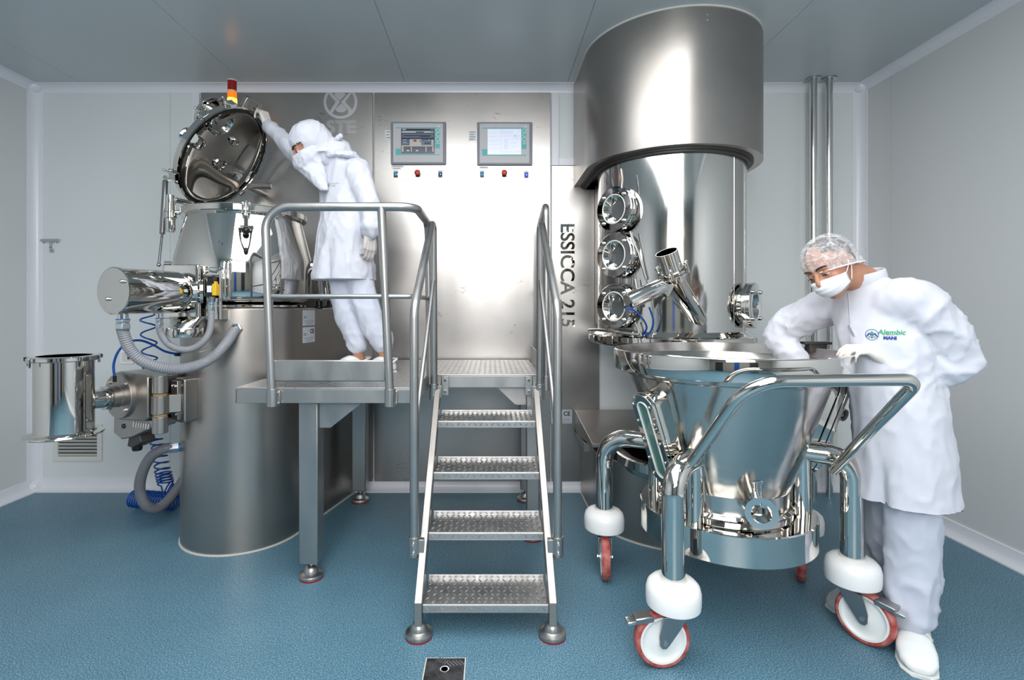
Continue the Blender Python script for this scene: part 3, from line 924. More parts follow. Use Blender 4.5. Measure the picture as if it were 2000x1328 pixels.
# clamps round the lid edge
for px_, py_ in ((450, 208), (400, 226), (345, 340), (470, 375)):
    a = math.atan2(*reversed(lid_at(px_, py_)))
    g, e = math.cos(a), math.sin(a)
    Mk = ML @ Matrix.Translation((g * GS * .358, e * .358, 0)) @ Matrix.Rotation(math.atan2(e, g * GS), 4, 'Z')
    k = MB().box((.0, .0, 0), (.03, .05, .05), Mk)
    k.cyl(Mk @ V((.006, -.03, .02)), Mk @ V((.006, .03, .02)), .010, 14)
    k.cyl(Mk @ V((.004, .0, .03)), Mk @ V((.012, .0, .065)), .006, 12)
    k.sphere(Mk @ V((.012, 0, .065)), .009, 12, 8)
    k.build('lid_clamp', chrome, lid, bevel=.003)
for px_, py_ in ((519, 292), (512, 330), (503, 225)):
    a = math.atan2(*reversed(lid_at(px_, py_)))
    MB().sphere(L(math.cos(a) * .358, math.sin(a) * .358, -.006), .009, 12, 8).build('lid_stud', chrome, lid)
# grab plate with a slot at the free edge
ha = math.atan2(*reversed(lid_at(494, 205)))
Mh = ML @ Matrix.Translation((math.cos(ha) * GS * .375, math.sin(ha) * .375, .004)) @ Matrix.Rotation(math.atan2(math.sin(ha), math.cos(ha) * GS), 4, 'Z')
o_ = [(x - .005, y) for x, y in stadium(.095, .15, .022, 6)]; i_ = [(x + .006, y) for x, y in stadium(.034, .095, .0165, 6)]
MB().ring_prism(o_, i_, -.008, .022, Mh).build('grab_plate', satin, lid, bevel=.004)
HANDLE = Mh @ V((.035, .01, .01))
# hinge: vertical pin housing beside the bowl, lug and gas strut
hz = MB()
hp = P(333, 420, 2.98)
hz.lathe([(0, -.10), (.018, -.10), (.026, -.085), (.026, -.02), (.032, -.015), (.032, .015), (.027, .02), (.027, .115), (0, .115)], (hp.x, hp.y, 1.885), segs=28)
hz.build('hinge_post', chrome, mx, smooth=30)
b = MB()
b.tube(fillet([(hp.x, hp.y, 1.905), (hp.x + .05, hp.y + .03, 1.905), C1 + V((-.31, -.05, 1.90))], .02), .014, 12)
b.tube(fillet([(hp.x + .02, hp.y + .0, 1.975), (hp.x + .06, hp.y + .10, 1.975), L(.0, -.36, 0)], .02), .016, 12)
b.box((0, 0, 0), (.09, .05, .03), frame(C1 + V((-.355, .02, 1.90)), (0, 0, 1), (-1, 0, 0)))
b.build('hinge_arm', chrome, mx, bevel=.003)
a = math.atan2(*reversed(lid_at(341, 345)))
lug = L(math.cos(a) * .36, math.sin(a) * .36, 0)
gs0 = P(323, 347, 3.12); gs1 = P(317, 456, 3.03); gs2 = P(310, 517, 2.95)
b = MB().tube([lug, lug.lerp(gs0, .5) + V((0, 0, -.012)), gs0], .012, 10).sphere(gs0, .014, 12, 8)
b.build('strut_lug', chrome, mx)
strut = MB().cyl(gs0 + V((0, 0, -.02)), gs1, .0155, 16).build('gas_strut', caster_steel, mx)
MB().cyl(gs1, gs2, .007, 12).sphere(gs2, .012, 12, 8).build('strut_rod', caster_steel, strut)
# short open pipe standing out behind the lid
pa = P(480, 363, 3.5); pb = P(530, 363.5, 3.5)
b = MB().tube(fillet([(pa.x + .01, YP, pa.z), (pa.x + .01, 3.5, pa.z), pb], .045), .021, 20, caps=False)
b.tube([(pb.x, pb.y, pb.z), (pb.x - .06, pb.y, pb.z)], .0175, 20, caps=True)
b.build('vent_pipe', satin, mx, smooth=60)

# discharge motor, lying towards the camera
mA, mB_ = P(223, 568, 2.35), P(349, 571, 2.66)
ax = (mB_ - mA).normalized(); Lm = (mB_ - mA).length
mot = MB().lathe([(0, 0), (.104, 0), (.108, .004), (.108, Lm - .03), (.098, Lm), (.075, Lm + .012), (.062, Lm + .03), (0, Lm + .03)], mA, ax, 72).build('discharge_motor', chrome, mx, smooth=25)
MB().lathe([(0, -.006), (.105, -.006), (.110, -.003), (.110, .012), (.106, .012)], mA, ax, 72).build('motor_cover', chrome, mot, smooth=30)
for px, py in ((248, 550), (205, 584)):
    q = P(px, py, 2.34); q = q - ax * ((q - mA).dot(ax) + .006)
    MB().lathe([(0, -.016), (.006, -.014), (.009, -.008), (.009, .006), (0, .006)], q, ax, 16).build('cover_stud', chrome, mot, smooth=60)
# motor neck and discharge box
nB = P(385, 571, 2.70)
MB().lathe([(0, 0), (.066, 0), (.072, .02), (.062, .035), (.058, .075), (.07, .085), (.07, .10), (0, .10)], mB_ + ax * .015, (nB - mB_), 40).build('motor_neck', chrome, mx, smooth=30)
dx0, dx1 = P(316, 570, 2.70).x, P(392, 570, 2.70).x
body = MB().prism([(x + (dx0 + dx1) / 2, y + 2.735) for x, y in stadium(dx1 - dx0, .09, .022, 6)], wz(622, 2.7), wz(517, 2.7)).build('discharge_box', chrome, mx, bevel=.004)
p0, p1 = P(398, 570, 2.70), P(436, 570, 2.73)
MB().prism([(x + (p0.x + p1.x) / 2, y + 2.745) for x, y in stadium(p1.x - p0.x, .08, .015, 6)], wz(625, 2.7), wz(522, 2.7)).build('discharge_door', chrome, mx, bevel=.004)
# bulged hinge covers right of the discharge door
for px, r in ((438, .020), (446, .016)):
    q = P(px, 560, 2.745)
    MB().lathe([(0, 0), (r * .7, .004), (r, .02), (r, .20), (r * .7, .216), (0, .22)], (q.x, q.y, 1.385), segs=24).build('hinge_cover', chrome, mx, smooth=60)
MB().cyl(P(322, 514, 2.74), P(336, 514, 2.74), .010, 14).build('box_pin', chrome, mx)
# outlet hopper and clamp ring
so = V((P(362, 650, 2.68).x, 2.675, 0))
q0, q1 = wz(622, 2.7), wz(640, 2.68)
hop = MB().loft([((so.x - .005, 2.72, q0 + .01), (.10, 0, 0), (0, .055, 0)), ((so.x, 2.685, (q0 + q1) / 2), (.075, 0, 0), (0, .06, 0)), ((so.x, so.y, q1), (.062, 0, 0), (0, .062, 0))], 36).build('outlet_hopper', chrome, mx, smooth=50)
MB().lathe([(.062, q1 - .048), (.086, q1 - .048), (.088, q1 - .044), (.088, q1 - .004), (.086, q1), (.062, q1)], (so.x, so.y, 0), segs=48, closed=True).build('outlet_ring', chrome, mx, smooth=30)
# limit switch
q = P(414, 560, 2.66)
sw = MB().box((q.x, q.y, q.z + .03), (.036, .03, .05)).box((q.x - .004, q.y, q.z - .03), (.030, .03, .055)).build('limit_switch', black_pl, mx, bevel=.002)
MB().box((q.x - .005, q.y - .0155, q.z - .012), (.024, .002, .034)).build('switch_label', paper, sw)
MB().box((q.x + .022, q.y - .004, q.z - .016), (.022, .034, .06)).box((q.x + .022, q.y - .004, q.z + .02), (.012, .02, .014)).build('switch_key', yellow, sw, bevel=.002)
b = MB().box((q.x - .004, q.y + .01, q.z + .07), (.07, .02, .02)).tube([(q.x - .04, q.y, q.z + .065), (q.x - .02, q.y - .01, q.z + .085), (q.x + .02, q.y - .01, q.z + .075), (q.x + .06, q.y, q.z + .10)], .006, 10)
b.cyl((q.x - .035, q.y + .02, q.z + .012), (q.x - .012, q.y, q.z + .012), .005, 10)
b.build('switch_bracket', chrome, sw, bevel=.002)
def gland(o, axis, r, parent, name='cable_gland', neck=chrome):
    g = MB().lathe([(0, 0), (r * .85, 0), (r * .85, .028), (0, .028)], o, axis, 24).build('gland_neck', neck, parent)
    h = MB().lathe([(r * .6, .026), (r * 1.12, .026), (r * 1.12, .030), (r * .6, .030)], o, axis, 24, closed=True).build('gland_seal', blue_seal, g)
    n = MB().lathe([(0, .030), (r * 1.2, .030), (r * 1.2, .040), (r * 1.0, .042), (r * 1.0, .046), (r * 1.22, .048), (r * 1.22, .072), (r * 1.08, .078), (0, .078)], o, axis, 6).build(name, zinc, g, smooth=20, bevel=.001)
    return n
g0 = P(240, 612, 2.41)
gland(g0, (0, 0, -1), .026, mx)
pts = [g0 + V((0, 0, -.06)), P(241, 650, 2.42), P(254, 682, 2.44), P(280, 706, 2.47), P(322, 719, 2.53), P(368, 718, 2.58), P(410, 702, 2.63), P(440, 673, 2.68), P(458, 645, 2.765)]
ribbed(pts, .0255, .011, .06, 16).build('conduit', hose_grey, mx, smooth=60)
q = P(461, 643, 2.785)
MB().lathe([(.02, -.005), (.033, -.005), (.033, .010), (.026, .014), (.026, .02), (.02, .02)], q, (C1.x * 0 + .08, -1, .25), 6, closed=True).build('conduit_nut', zinc, mx, smooth=20)
g1 = P(311.5, 611, 2.60)
gland(g1, (0, 0, -1), .0165, mx)
q2 = V((q.x, q.y, q.z))
s0 = P(413, 584, 2.655)
gland(s0 + V((0, 0, .012)), (0, 0, -1), .0155, sw if False else mx)
pts = [g1 + V((0, 0, -.05)), P(314, 650, 2.60), P(328, 671, 2.60), P(352, 682, 2.60), P(378, 680, 2.61), P(400, 664, 2.62), P(411, 640, 2.64), s0 + V((0, 0, -.055))]
ribbed(pts, .0165, .008, .06, 14).build('conduit', hose_grey, mx, smooth=60)
q = P(350, 873, 2.93)
g = MB().cyl(q + V((.05, .03, 0)), q + V((-.004, 0, 0)), .024, 20).build('hose_tail', blue_seal, mx)
MB().cyl(q + V((-.004, 0, 0)), q + V((-.04, -.02, 0)), .030, 6).build('conduit_nut', zinc, mx, smooth=20)
pts = [q + V((-.03, -.015, 0)), P(322, 876, 2.90), P(297, 890, 2.90), P(279, 920, 2.92), P(273, 955, 2.95), P(284, 986, 2.98), P(306, 993, 3.05), P(330, 975, 3.14), P(352, 945, 3.22), P(368, 918, 3.28)]
ribbed(pts, .0275, .010, .04, 16).build('conduit', hose_dark, mx, smooth=60)
# small lever on the column
q = P(411, 683, 2.80)
MB().lathe([(0, 0), (.010, 0), (.010, .018), (0, .018)], q, (-.3, -1, 0), 16).cyl(q + V((-.004, -.016, 0)), P(388, 688, 2.70), .0035, 8).build('lever', chrome, mx)
# knobs on the column top
for px, y, r in ((624, 3.3, .022), (648, 3.25, .03)):
    q = P(px, 600, y)
    MB().lathe([(0, 0), (r * 1.5, 0), (r * 1.5, .012), (r, .016), (r, .045), (0, .045)], (q.x, q.y, 1.345), segs=24).build('top_knob', black_pl, mx, bevel=.002)
# rating plates on the flat flank
fl0, fl1 = V((-1.138, 3.12, 0)), V((-0.985, 3.755, 0))
fd = (fl1 - fl0).normalized(); fn = V((fd.y, -fd.x, 0))
for kz, lab in ((1.285, None), (1.18, None)):
    o = fl0 + fd * .05 + V((0, 0, kz))
    Mw = frame(o + fn * .002, fn)
    pl_ = MB().box((0, 0, 0), (.13, .095, .002), Mw).build('rating_plate', paper_grey, mx)
    b = text_mb('STE', .02, Mw @ Matrix.Translation((-.042, .002, .0013)), .0003)
    if kz < 1.2:
        t_ = text_mb('CE', .036, Mw @ Matrix.Translation((.034, .020, .0013)), .0003, bold=.001); b.v, b.f = b.v + t_.v, b.f + [tuple(i + len(b.v) for i in f) for f in t_.f]
    tag(b.build('plate_print', ink, pl_, smooth=0), kind='stuff')
    b = MB()
    for k in range(3): b.box((.0, -.018 - k * .010, .0013), (.11 - .02 * k, .003, .0006), Mw)
    tag(b.build('plate_line', ink_grey, pl_, smooth=0), kind='stuff')

# ------------------------------------------------------------------ mill on the swing arm
hg = V((-1.735, 2.69, 0))
ml = thing('swing_arm_mill', (hg.x, hg.y, .5), 'satin steel mill with polished open can on a hinged arm, at the column', 'mill')
# bracket against the column
br0 = V((-1.655, 2.775, .85))
MB().prism(stadium(.24, .085, .018, 5), -.045, .03, frame(br0, V((-.45, -.89, 0)), (1, 0, 0))).build('mounting_block', satin, ml, bevel=.006)
Mb = frame(br0 + V((-.45, -.89, 0)).normalized() * .034, V((-.45, -.89, 0)))
bp = MB().box((-.03, 0, 0), (.055, .21, .014), Mb).build('hinge_plate', satin, ml, bevel=.003)
for v_ in (-.075, .075):
    for u in (-.045, -.02):
        MB().cyl(Mb @ V((u, v_, .005)), Mb @ V((u, v_, .016)), .008, 6).build('bolt', chrome, ml, smooth=20)
MB().lathe([(0, .69), (.037, .69), (.037, .778), (0, .778)], hg, segs=32).build('hinge_sleeve', satin, ml, bevel=.003)
MB().lathe([(0, .9), (.037, .9), (.037, .992), (0, .992)], hg, segs=32).build('hinge_sleeve', satin, ml, bevel=.003)
for z0 in (.779, .886):
    MB().lathe([(0, z0), (.033, z0), (.033, z0 + .012), (0, z0 + .012)], hg, segs=28).build('hinge_bush', wood_tag, ml)
MB().lathe([(0, .791), (.040, .791), (.040, .886), (0, .886)], hg, segs=32).box((hg.x + .045, hg.y + .035, .838), (.10, .07, .094), Matrix.Translation(hg) @ Matrix.Rotation(math.radians(30), 4, 'Z') @ Matrix.Translation(-hg)).build('hinge_knuckle', satin, ml, bevel=.003)
# housing
mn = V((-.42, -.907, 0)).normalized()
mt = V((.907, -.42, 0)).normalized()
dc = P(236, 773, 2.78)
Mm = Matrix.Identity(4)
for i in range(3):
    Mm[i][0] = mt[i]; Mm[i][1] = (0, 0, 1)[i]; Mm[i][2] = mn[i]; Mm[i][3] = dc[i]
out = arc2(0, 0, .132, 90, 270, 20) + [(.20, -.118), (.232, -.10), (.232, .115), (.20, .125)]
MB().prism(out, -.17, 0, Mm).build('housing', satin, ml, bevel=.006)
MB().lathe([(0, 0), (.122, 0), (.122, .014), (.119, .017), (.06, .017), (.056, .02), (.056, .06), (.052, .062), (0, .062)], segs=56, M=Mm).build('drive_flange', satin, ml, smooth=30)
for k in range(4):
    a = math.radians(45 + 90 * k)
    c = Mm @ V((.098 * math.cos(a), .098 * math.sin(a), .016))
    MB().cyl(c, c + mn * .009, .0095, 6).build('bolt', chrome, ml, smooth=20)
# can
cc = V((-2.125, 2.555, 0))
d_ = (cc - V((dc.x, dc.y, 0)))
nk0 = dc + mn * .05
nk1 = V((cc.x, cc.y, dc.z)) - V((d_.x, d_.y, 0)).normalized() * .10
MB().lathe([(0, 0), (.048, 0), (.048, .02), (.062, .022), (.062, .036), (.05, .038), (.046, (nk1 - nk0).length), (0, (nk1 - nk0).length)], nk0, nk1 - nk0, 36).build('neck_clamp', chrome, ml, smooth=30)
can = MB().lathe([(.121, .725), (.121, 1.09), (.116, 1.09), (.116, .725)], cc, segs=64, closed=True).build('can', chrome, ml, smooth=30)
MB().lathe([(.112, .716), (.160, .716), (.162, .720), (.160, .725), (.132, .729), (.124, .737), (.121, .737), (.112, .73)], cc, segs=64, closed=True).build('can_foot_flange', chrome, can, smooth=30)
rim = MB().lathe([(.112, 1.085), (.140, 1.085), (.143, 1.089), (.143, 1.105), (.140, 1.109), (.112, 1.109)], cc, segs=64, closed=True).build('can_top_ring', chrome, can, smooth=30)
for a in (200, 250, 340, 60):
    a = math.radians(a)
    o = cc + V((math.cos(a) * .148, math.sin(a) * .148, 1.097))
    MB().box((0, 0, 0), (.03, .022, .02), frame(o, (0, 0, 1), (math.cos(a), math.sin(a), 0))).cyl(o + V((0, 0, -.035)), o + V((0, 0, .012)), .006, 10).build('ring_bolt', chrome, rim, bevel=.001)
# gear motor below, with vented skirt
o2 = [(-.10, -.10), (.05, -.118), (.235, -.118), (.235, -.155), (.06, -.225), (-.03, -.245), (-.105, -.215)]
MB().prism(o2, -.155, -.02, Mm).build('gear_housing', satin, ml, bevel=.006)
c = Mm @ V((-.01, -.17, -.019))
MB().cyl(c, c + mn * .004, .013, 20).build('plug', black_pl, ml)
for k in range(7):
    c = Mm @ V((.085 + k * .021, -.150 + .0 * k, -.018))
    MB().prism(stadium(.010, .034 - k * .001, .0048, 4), 0, .003, Matrix.Translation(c) @ Mm.to_3x3().to_4x4() @ Matrix.Rotation(-.25, 4, 'Z')).build('vent_slot', hmi_m, ml)
b = MB()
b.prism([(.0, -.235), (.09, -.205), (.11, -.25), (.03, -.29), (-.015, -.285)], -.12, -.04, Mm)
b.build('motor_foot', cladding_dark, ml, bevel=.004)
c = Mm @ V((.008, -.285, -.08))
MB().lathe([(0, -.03), (.022, -.03), (.026, -.02), (.026, 0), (0, 0)], c, (0, 0, 1), 24).build('stop_knob', black_pl, ml)
MB().lathe([(.0, -.031), (.020, -.031), (.024, -.028), (.0, -.026)], c, (0, 0, 1), 24).build('knob_face', red_rubber, ml)
# gear housing extension behind, to the wall side
MB().box((0.08, .03, -.24), (.30, .17, .16), Mm).build('drive_case', cladding_dark, ml, bevel=.008)

# thin blue line from the mill to the column
ah = thing('air_line', P(224, 735, 2.72), 'thin blue air line arching from the mill to the column', 'hose')
pts = catmull([P(224, 738, 2.72), P(222, 712, 2.72), P(232, 685, 2.73), P(252, 668, 2.75), P(275, 665, 2.79), P(300, 674, 2.84), P(322, 686, 2.87), P(348, 692, 2.93)], 10)
MB().tube(pts, .0062, 10).build('tube', hose_blue, ah, smooth=180)
MB().cyl(P(224, 734, 2.72), P(224, 746, 2.72), .009, 12).cyl(P(343, 692, 2.92), P(351, 692, 2.95), .011, 12).build('fitting', black_pl, ah)

# coiled blue hose
ch = thing('coiled_air_hose', (-2.2, 3.35, 0), 'coiled blue spiral air hose hanging down to a heap on the floor', 'hose')
ctr = [(P(287, 612, 3.2), .040), (P(290, 640, 3.2), .042), (P(291, 680, 3.22), .040), (P(294, 720, 3.25), .036), (P(297, 790, 3.28), .030), (P(303, 850, 3.30), .036), (P(310, 880, 3.32), .042), (P(318, 920, 3.34), .046), (P(324, 944, 3.36), .050)]
path = []
turn = 0.0
cps = catmull([c for c, r in ctr], 40); rad = [ctr[min(int(i / 40), len(ctr) - 1)][1] for i in range(len(cps))]
dens = [1.15, 1.2, 1.3, .9, .9, 2.6, 3.4, 4.2, 4.2]
for i, c in enumerate(cps):
    turn += dens[min(int(i / 40), 8)] * 2 * PI / 40
    path.append(c + V((math.cos(turn) * rad[i], math.sin(turn) * rad[i], 0)))
# heap: the coil lies along a bent line on the floor
heap = catmull([P(326, 955, 3.36), P(334, 970, 3.38), P(312, 973, 3.40), P(285, 973, 3.42), P(262, 973, 3.44)], 70)
for i, c in enumerate(heap):
    turn += 5.2 * 2 * PI / 70
    tg = (heap[min(i + 1, len(heap) - 1)] - heap[max(i - 1, 0)]).normalized()
    tg.z *= .3; tg.normalize()
    sd = tg.cross(V((0, 0, 1))).normalized(); upv = sd.cross(tg)
    cz = V((c.x, c.y, .066 if i > 60 else max(c.z, .066)))
    path.append(cz + sd * math.cos(turn) * .055 + upv * math.sin(turn) * .055)
MB().tube(path, .0052, 8).build('coil', hose_blue, ch, smooth=180)
# ------------------------------------------------------------------ work platform
ZP = 0.97
wp = thing('work_platform', (-.45, 3.0, 0), 'grey steel work platform with guard rails that the masked worker stands on', 'platform')
deck_o = [(-1.205, 2.42), (-.352, 2.42), (-.352, 2.90), (.275, 2.90), (.275, 3.70), (-.90, 3.70), (-1.06, 3.1), (-1.14, 2.85), (-1.205, 2.70)]
deck = MB().prism(deck_o, ZP - .008, ZP).build('deck_plate', deck_steel, wp, smooth=0, bevel=.002)
b = MB()
full = MB()
diamonds(full, -1.2, .27, 2.43, 3.69, ZP, pitch=.032, L=.028, W=.008, h=.0012)
inner = [(x * 1.0, y) for x, y in deck_o]
for k in range(0, len(full.v), 6):
    c = sum((full.v[k + j] for j in range(4)), V((0, 0, 0))) / 4
    if all(inside((c.x + dx, c.y + dy), inner) for dx in (-.014, .014) for dy in (-.014, .014)):
        b.add(full.v[k:k + 6], [(0, 1, 4), (1, 5, 4), (1, 2, 5), (2, 3, 5), (3, 4, 5), (3, 0, 4)])
tag(b.build('tread_relief', deck_steel, deck, smooth=0), kind='stuff')
# fascias
def fascia(p, q, name='fascia'):
    p, q = V(p), V(q)
    d = (q - p); n = V((d.y, -d.x, 0)).normalized()
    mid = (p + q) / 2
    M = frame(V((mid.x, mid.y, ZP - .041)) - n * .003, n)
    return MB().box((0, 0, 0), (d.length, .066, .006), M).build(name, rail_steel, wp, smooth=0, bevel=.002)
for i in range(len(deck_o)):
    a, c = deck_o[i], deck_o[(i + 1) % len(deck_o)]
    fascia((a[0], a[1], 0), (c[0], c[1], 0))
def foot(x, y, parent, top, red=False, r=.055):
    f = MB().lathe([(0, .006), (r * .98, .006), (r, .010), (r, .018), (r * .96, .023), (r * .70, .027), (r * .62, .030), (r * .58, .042), (r * .48, .054), (r * .34, .061), (r * .20, .063), (0, .063)], (x, y, 0), segs=40).build('foot', rail_steel, parent, smooth=40)
    MB().lathe([(0, 0), (r * .99, 0), (r * .99, .007), (0, .007)], (x, y, 0), segs=40).build('foot_pad', red_rubber if red else black_rub, f)
    MB().cyl((x, y, .06), (x, y, top), .010, 14).build('foot_spindle', chrome_soft, f)
for x, y, s_ in ((-.895, 2.56, .095), (-.905, 3.56, .095), (.245, 2.99, .075), (.245, 3.58, .075)):
    MB().box2((x - s_ / 2, y - s_ / 2, .085), (x + s_ / 2, y + s_ / 2, ZP - .008)).build('leg', rail_steel, wp, bevel=.006)
    foot(x, y, wp, .09, red=True, r=.06)
# gussets
MB().prism([(-.845, ZP - .076), (-.645, ZP - .076), (-.645, ZP - .10), (-.79, ZP - .215), (-.845, ZP - .215)], -2.535, -2.529, Matrix(((1, 0, 0, 0), (0, 0, -1, 0), (0, 1, 0, 0), (0, 0, 0, 1)))).build('gusset', rail_steel, wp, smooth=0)
MB().prism([(.205, ZP - .076), (.045, ZP - .076), (.045, ZP - .09), (.145, ZP - .185), (.205, ZP - .185)], -2.97, -2.964, Matrix(((1, 0, 0, 0), (0, 0, -1, 0), (0, 1, 0, 0), (0, 0, 0, 1)))).build('gusset', rail_steel, wp, smooth=0)
# front guard rail
rr_ = .0205
yr = 2.405
x1b, x1t = P(532, 0, yr).x, P(517, 0, yr).x
x2b, x2t = P(762, 0, yr).x, P(745, 0, yr).x
zt = P(0, 404, yr).z
xr = P(812, 0, yr).x
path = fillet([(x1b, yr, ZP - .06), (x1t, yr, zt), (xr, yr, zt), (xr - .0, 2.885, zt), (xr + .012, 2.885, ZP - .06)], [0, .11, .085, .085, 0], 10)
rail = MB().tube(path, rr_, 20).build('guard_rail', rail_steel, wp, smooth=60)
MB().tube([(x2b, yr, ZP - .06), (x2t, yr, zt - .005)], rr_, 20).build('rail_post', rail_steel, wp, smooth=60)
zm = P(0, 579, yr).z
xm1 = x1b + (x1t - x1b) * .5
MB().tube([(xm1, yr, zm), (x2t + .02, yr, zm)], .0115, 16).build('mid_rail', rail_steel, wp, smooth=60)
MB().tube(fillet([(x2t + .02, yr, zm), (xr, yr, zm), (xr, 2.885, zm)], .05), .0115, 16).build('mid_rail', rail_steel, wp, smooth=60)
MB().box2((x1b + .006, yr - .004, P(0, 745, yr).z), (x2b - .022, yr + .008, P(0, 703, yr).z)).build('toe_board', rail_steel, wp, bevel=.006)
def socket(x, y, dx=.026, z0=ZP - .085):
    MB().lathe([(0, 0), (.026, 0), (.026, .082), (0, .082)], (x, y, z0), segs=28).build('rail_socket', rail_steel, wp, bevel=.001)
    MB().box((x + dx, y + .008, z0 + .04), (.016, .012, .066)).build('socket_lug', rail_steel, wp, bevel=.002)
    for zz in (.015, .065):
        c = V((x + dx, y - .0, z0 + zz))
        MB().cyl(c, c + V((0, -.010, 0)), .0055, 6).build('bolt', chrome_soft, wp, smooth=20)
socket(x1b, yr); socket(x2b, yr); socket(xr + .012, 2.885)
# guard rail on the far right of the deck
zt2 = 1.925
path = fillet([(.345, 3.62, ZP - .05), (.345, 3.62, zt2), (.312, 2.875, zt2), (.312, 2.875, ZP - .05)], [0, .06, .07, 0], 10)
MB().tube(path, .0195, 20).build('guard_rail', rail_steel, wp, smooth=60)
MB().tube([(.345, 3.62, 1.50), (.312, 2.875, 1.50)], .0115, 14).build('mid_rail', rail_steel, wp, smooth=60)
MB().box2((.285, 2.96, ZP), (.293, 3.66, ZP + .11)).build('toe_board', rail_steel, wp, bevel=.002)
socket(.312, 2.875, .026)
MB().lathe([(0, 0), (.026, 0), (.026, .082), (0, .082)], (.345, 3.62, ZP - .085), segs=28).build('rail_socket', rail_steel, wp, bevel=.001)
for z_ in (ZP - .045,):
    MB().box2((.27, 3.6, z_ - .03), (.33, 3.64, z_ + .03)).build('socket_lug', rail_steel, wp, bevel=.002)

# ------------------------------------------------------------------ steps
SX = -0.02
st = thing('access_steps', (SX, 2.4, 0), 'four-tread steel step flight with diamond treads leading to the platform', 'stairs')
hw = .2575
for k in range(4):
    z = .14 + .204 * k
    y0 = 2.085 + .203 * k
    td = MB().box2((SX - hw, y0, z - .006), (SX + hw, y0 + .205, z)).box2((SX - hw, y0, z - .036), (SX + hw, y0 + .006, z - .003)).box2((SX - hw, y0 + .198, z - .003), (SX + hw, y0 + .205, z + .018))
    td = td.build('tread', deck_steel, st, smooth=0, bevel=.0025)
    b = MB()
    diamonds(b, SX - hw + .004, SX + hw - .004, y0 + .006, y0 + .196, z, pitch=.0262, L=.028, W=.0085, h=.0036)
    Mf = Matrix(((1, 0, 0, 0), (0, 0, -1, y0), (0, 1, 0, 0), (0, 0, 0, 1)))
    diamonds(b, SX - hw + .004, SX + hw - .004, z - .034, z - .004, 0, pitch=.029, L=.024, W=.007, h=.003, M=Mf)
    tag(b.build('tread_relief', deck_steel, td, smooth=0), kind='stuff')
for s_ in (-1, 1):
    xa, xb = SX + s_ * hw, SX + s_ * (hw + .032)
    lo, hi = min(xa, xb), max(xa, xb)
    # side profile in (y, z)
    prof = [(2.072, .055), (2.115, .055), (2.155, .135), (2.955, .935), (2.955, .962), (2.895, .962), (2.072, .152)]
    Mx = Matrix(((0, 0, 1, 0), (1, 0, 0, 0), (0, 1, 0, 0), (0, 0, 0, 1)))
    MB().prism(prof, lo, hi, Mx).build('stringer', rail_steel if False else satin, st, smooth=0, bevel=.003)
    foot(SX + s_ * (hw + .016), 2.10, st, .075, red=True, r=.056)
    # fixing plate at the deck
    xc = SX + s_ * (hw - .022)
    MB().box2((xc - .020, 2.884, ZP - .115), (xc + .020, 2.896, ZP - .008)).build('fixing_plate', rail_steel, st, bevel=.002)
    for zz in (ZP - .03, ZP - .095):
        MB().cyl((xc, 2.886, zz), (xc, 2.873, zz), .009, 6).build('bolt', chrome_soft, st, smooth=20)
    # handrail: low post, slope, high post
    xo = SX + s_ * (hw + .054)
    yl, yh = 2.225, 2.80
    zk, ztop_ = 1.345, 1.835
    xt = xo - s_ * .018
    path = fillet([(xo, yl, .30), (xo, yl, zk), (xt, yh, ztop_), (xt, yh + .045, ZP - .10)], [0, .10, .035, 0], 10)
    MB().tube(path, .0195, 20).build('handrail', rail_steel, st, smooth=60)
    MB().tube([(xo, yl, .78), (xt, yh + .01, 1.50)], .0115, 14).build('handrail_brace', rail_steel, st, smooth=60)
    for xx, yy, z0 in ((xo, yl, .27), (xt, yh + .043, ZP - .13)):
        MB().lathe([(0, 0), (.0255, 0), (.0255, .085), (0, .085)], (xx, yy, z0), segs=28).build('rail_socket', rail_steel, st, bevel=.001)
        a_, c_ = sorted((xx - s_ * .012, xx - s_ * .044))
        MB().box2((a_, yy - .014, z0 + .01), (c_, yy + .014, z0 + .075)).build('socket_lug', rail_steel, st, bevel=.002)
        for zz in (.022, .062):
            MB().cyl((xx - s_ * .0, yy - .024, z0 + zz), (xx, yy - .034, z0 + zz), .006, 6).build('bolt', chrome_soft, st, smooth=20)
# ------------------------------------------------------------------ dryer tower at the right
C2 = V((1.15, 3.30, 0))
dr = thing('dryer_tower', (C2.x, C2.y, 0), 'tall steel dryer tower with broad hood up to the ceiling and polished drum', 'drying machine')
def dshape(r, yb=3.755, n=56):
    return [(C2.x - r, yb)] + arc2(C2.x, C2.y, r, 180, 360, n) + [(C2.x + r, yb)]
Rh = .538
hood = MB().ring_prism(dshape(Rh), dshape(.475), 2.235, 2.262).prism(dshape(Rh), 2.262, ZC - .012)
hood = hood.build('hood', satin, dr, smooth=30)
MB().prism(dshape(Rh + .006), ZC - .012, ZC - .001).build('ceiling_sealant', silicone, hood, smooth=0)
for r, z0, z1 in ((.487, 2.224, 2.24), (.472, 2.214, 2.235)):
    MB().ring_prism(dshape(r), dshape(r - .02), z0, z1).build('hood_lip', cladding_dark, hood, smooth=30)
for zz in (2.93, 2.90):
    MB().sphere((C2.x + .02, C2.y - Rh, zz), .004, 8, 6).build('rivet', chrome_soft, hood)
Rd = .45
drum = MB().lathe([(Rd, 1.205), (Rd, 2.262), (Rd - .012, 2.262), (Rd - .012, 1.205)], C2, segs=128, closed=True).build('drum', chrome_soft if False else mat('drum_steel', (0.64, 0.63, 0.60), 0.09, 1.0, rvar=.03, rscale=(10, 10, 3)), dr, smooth=30)
for a in (-58, -12):
    a = math.radians(a)
    c = C2 + V((math.cos(a), math.sin(a), 0)) * Rd
    MB().cyl(c + V((0, 0, 1.21)), c + V((0, 0, 2.26)), .0022, 8).build('drum_weld', chrome_soft, drum)
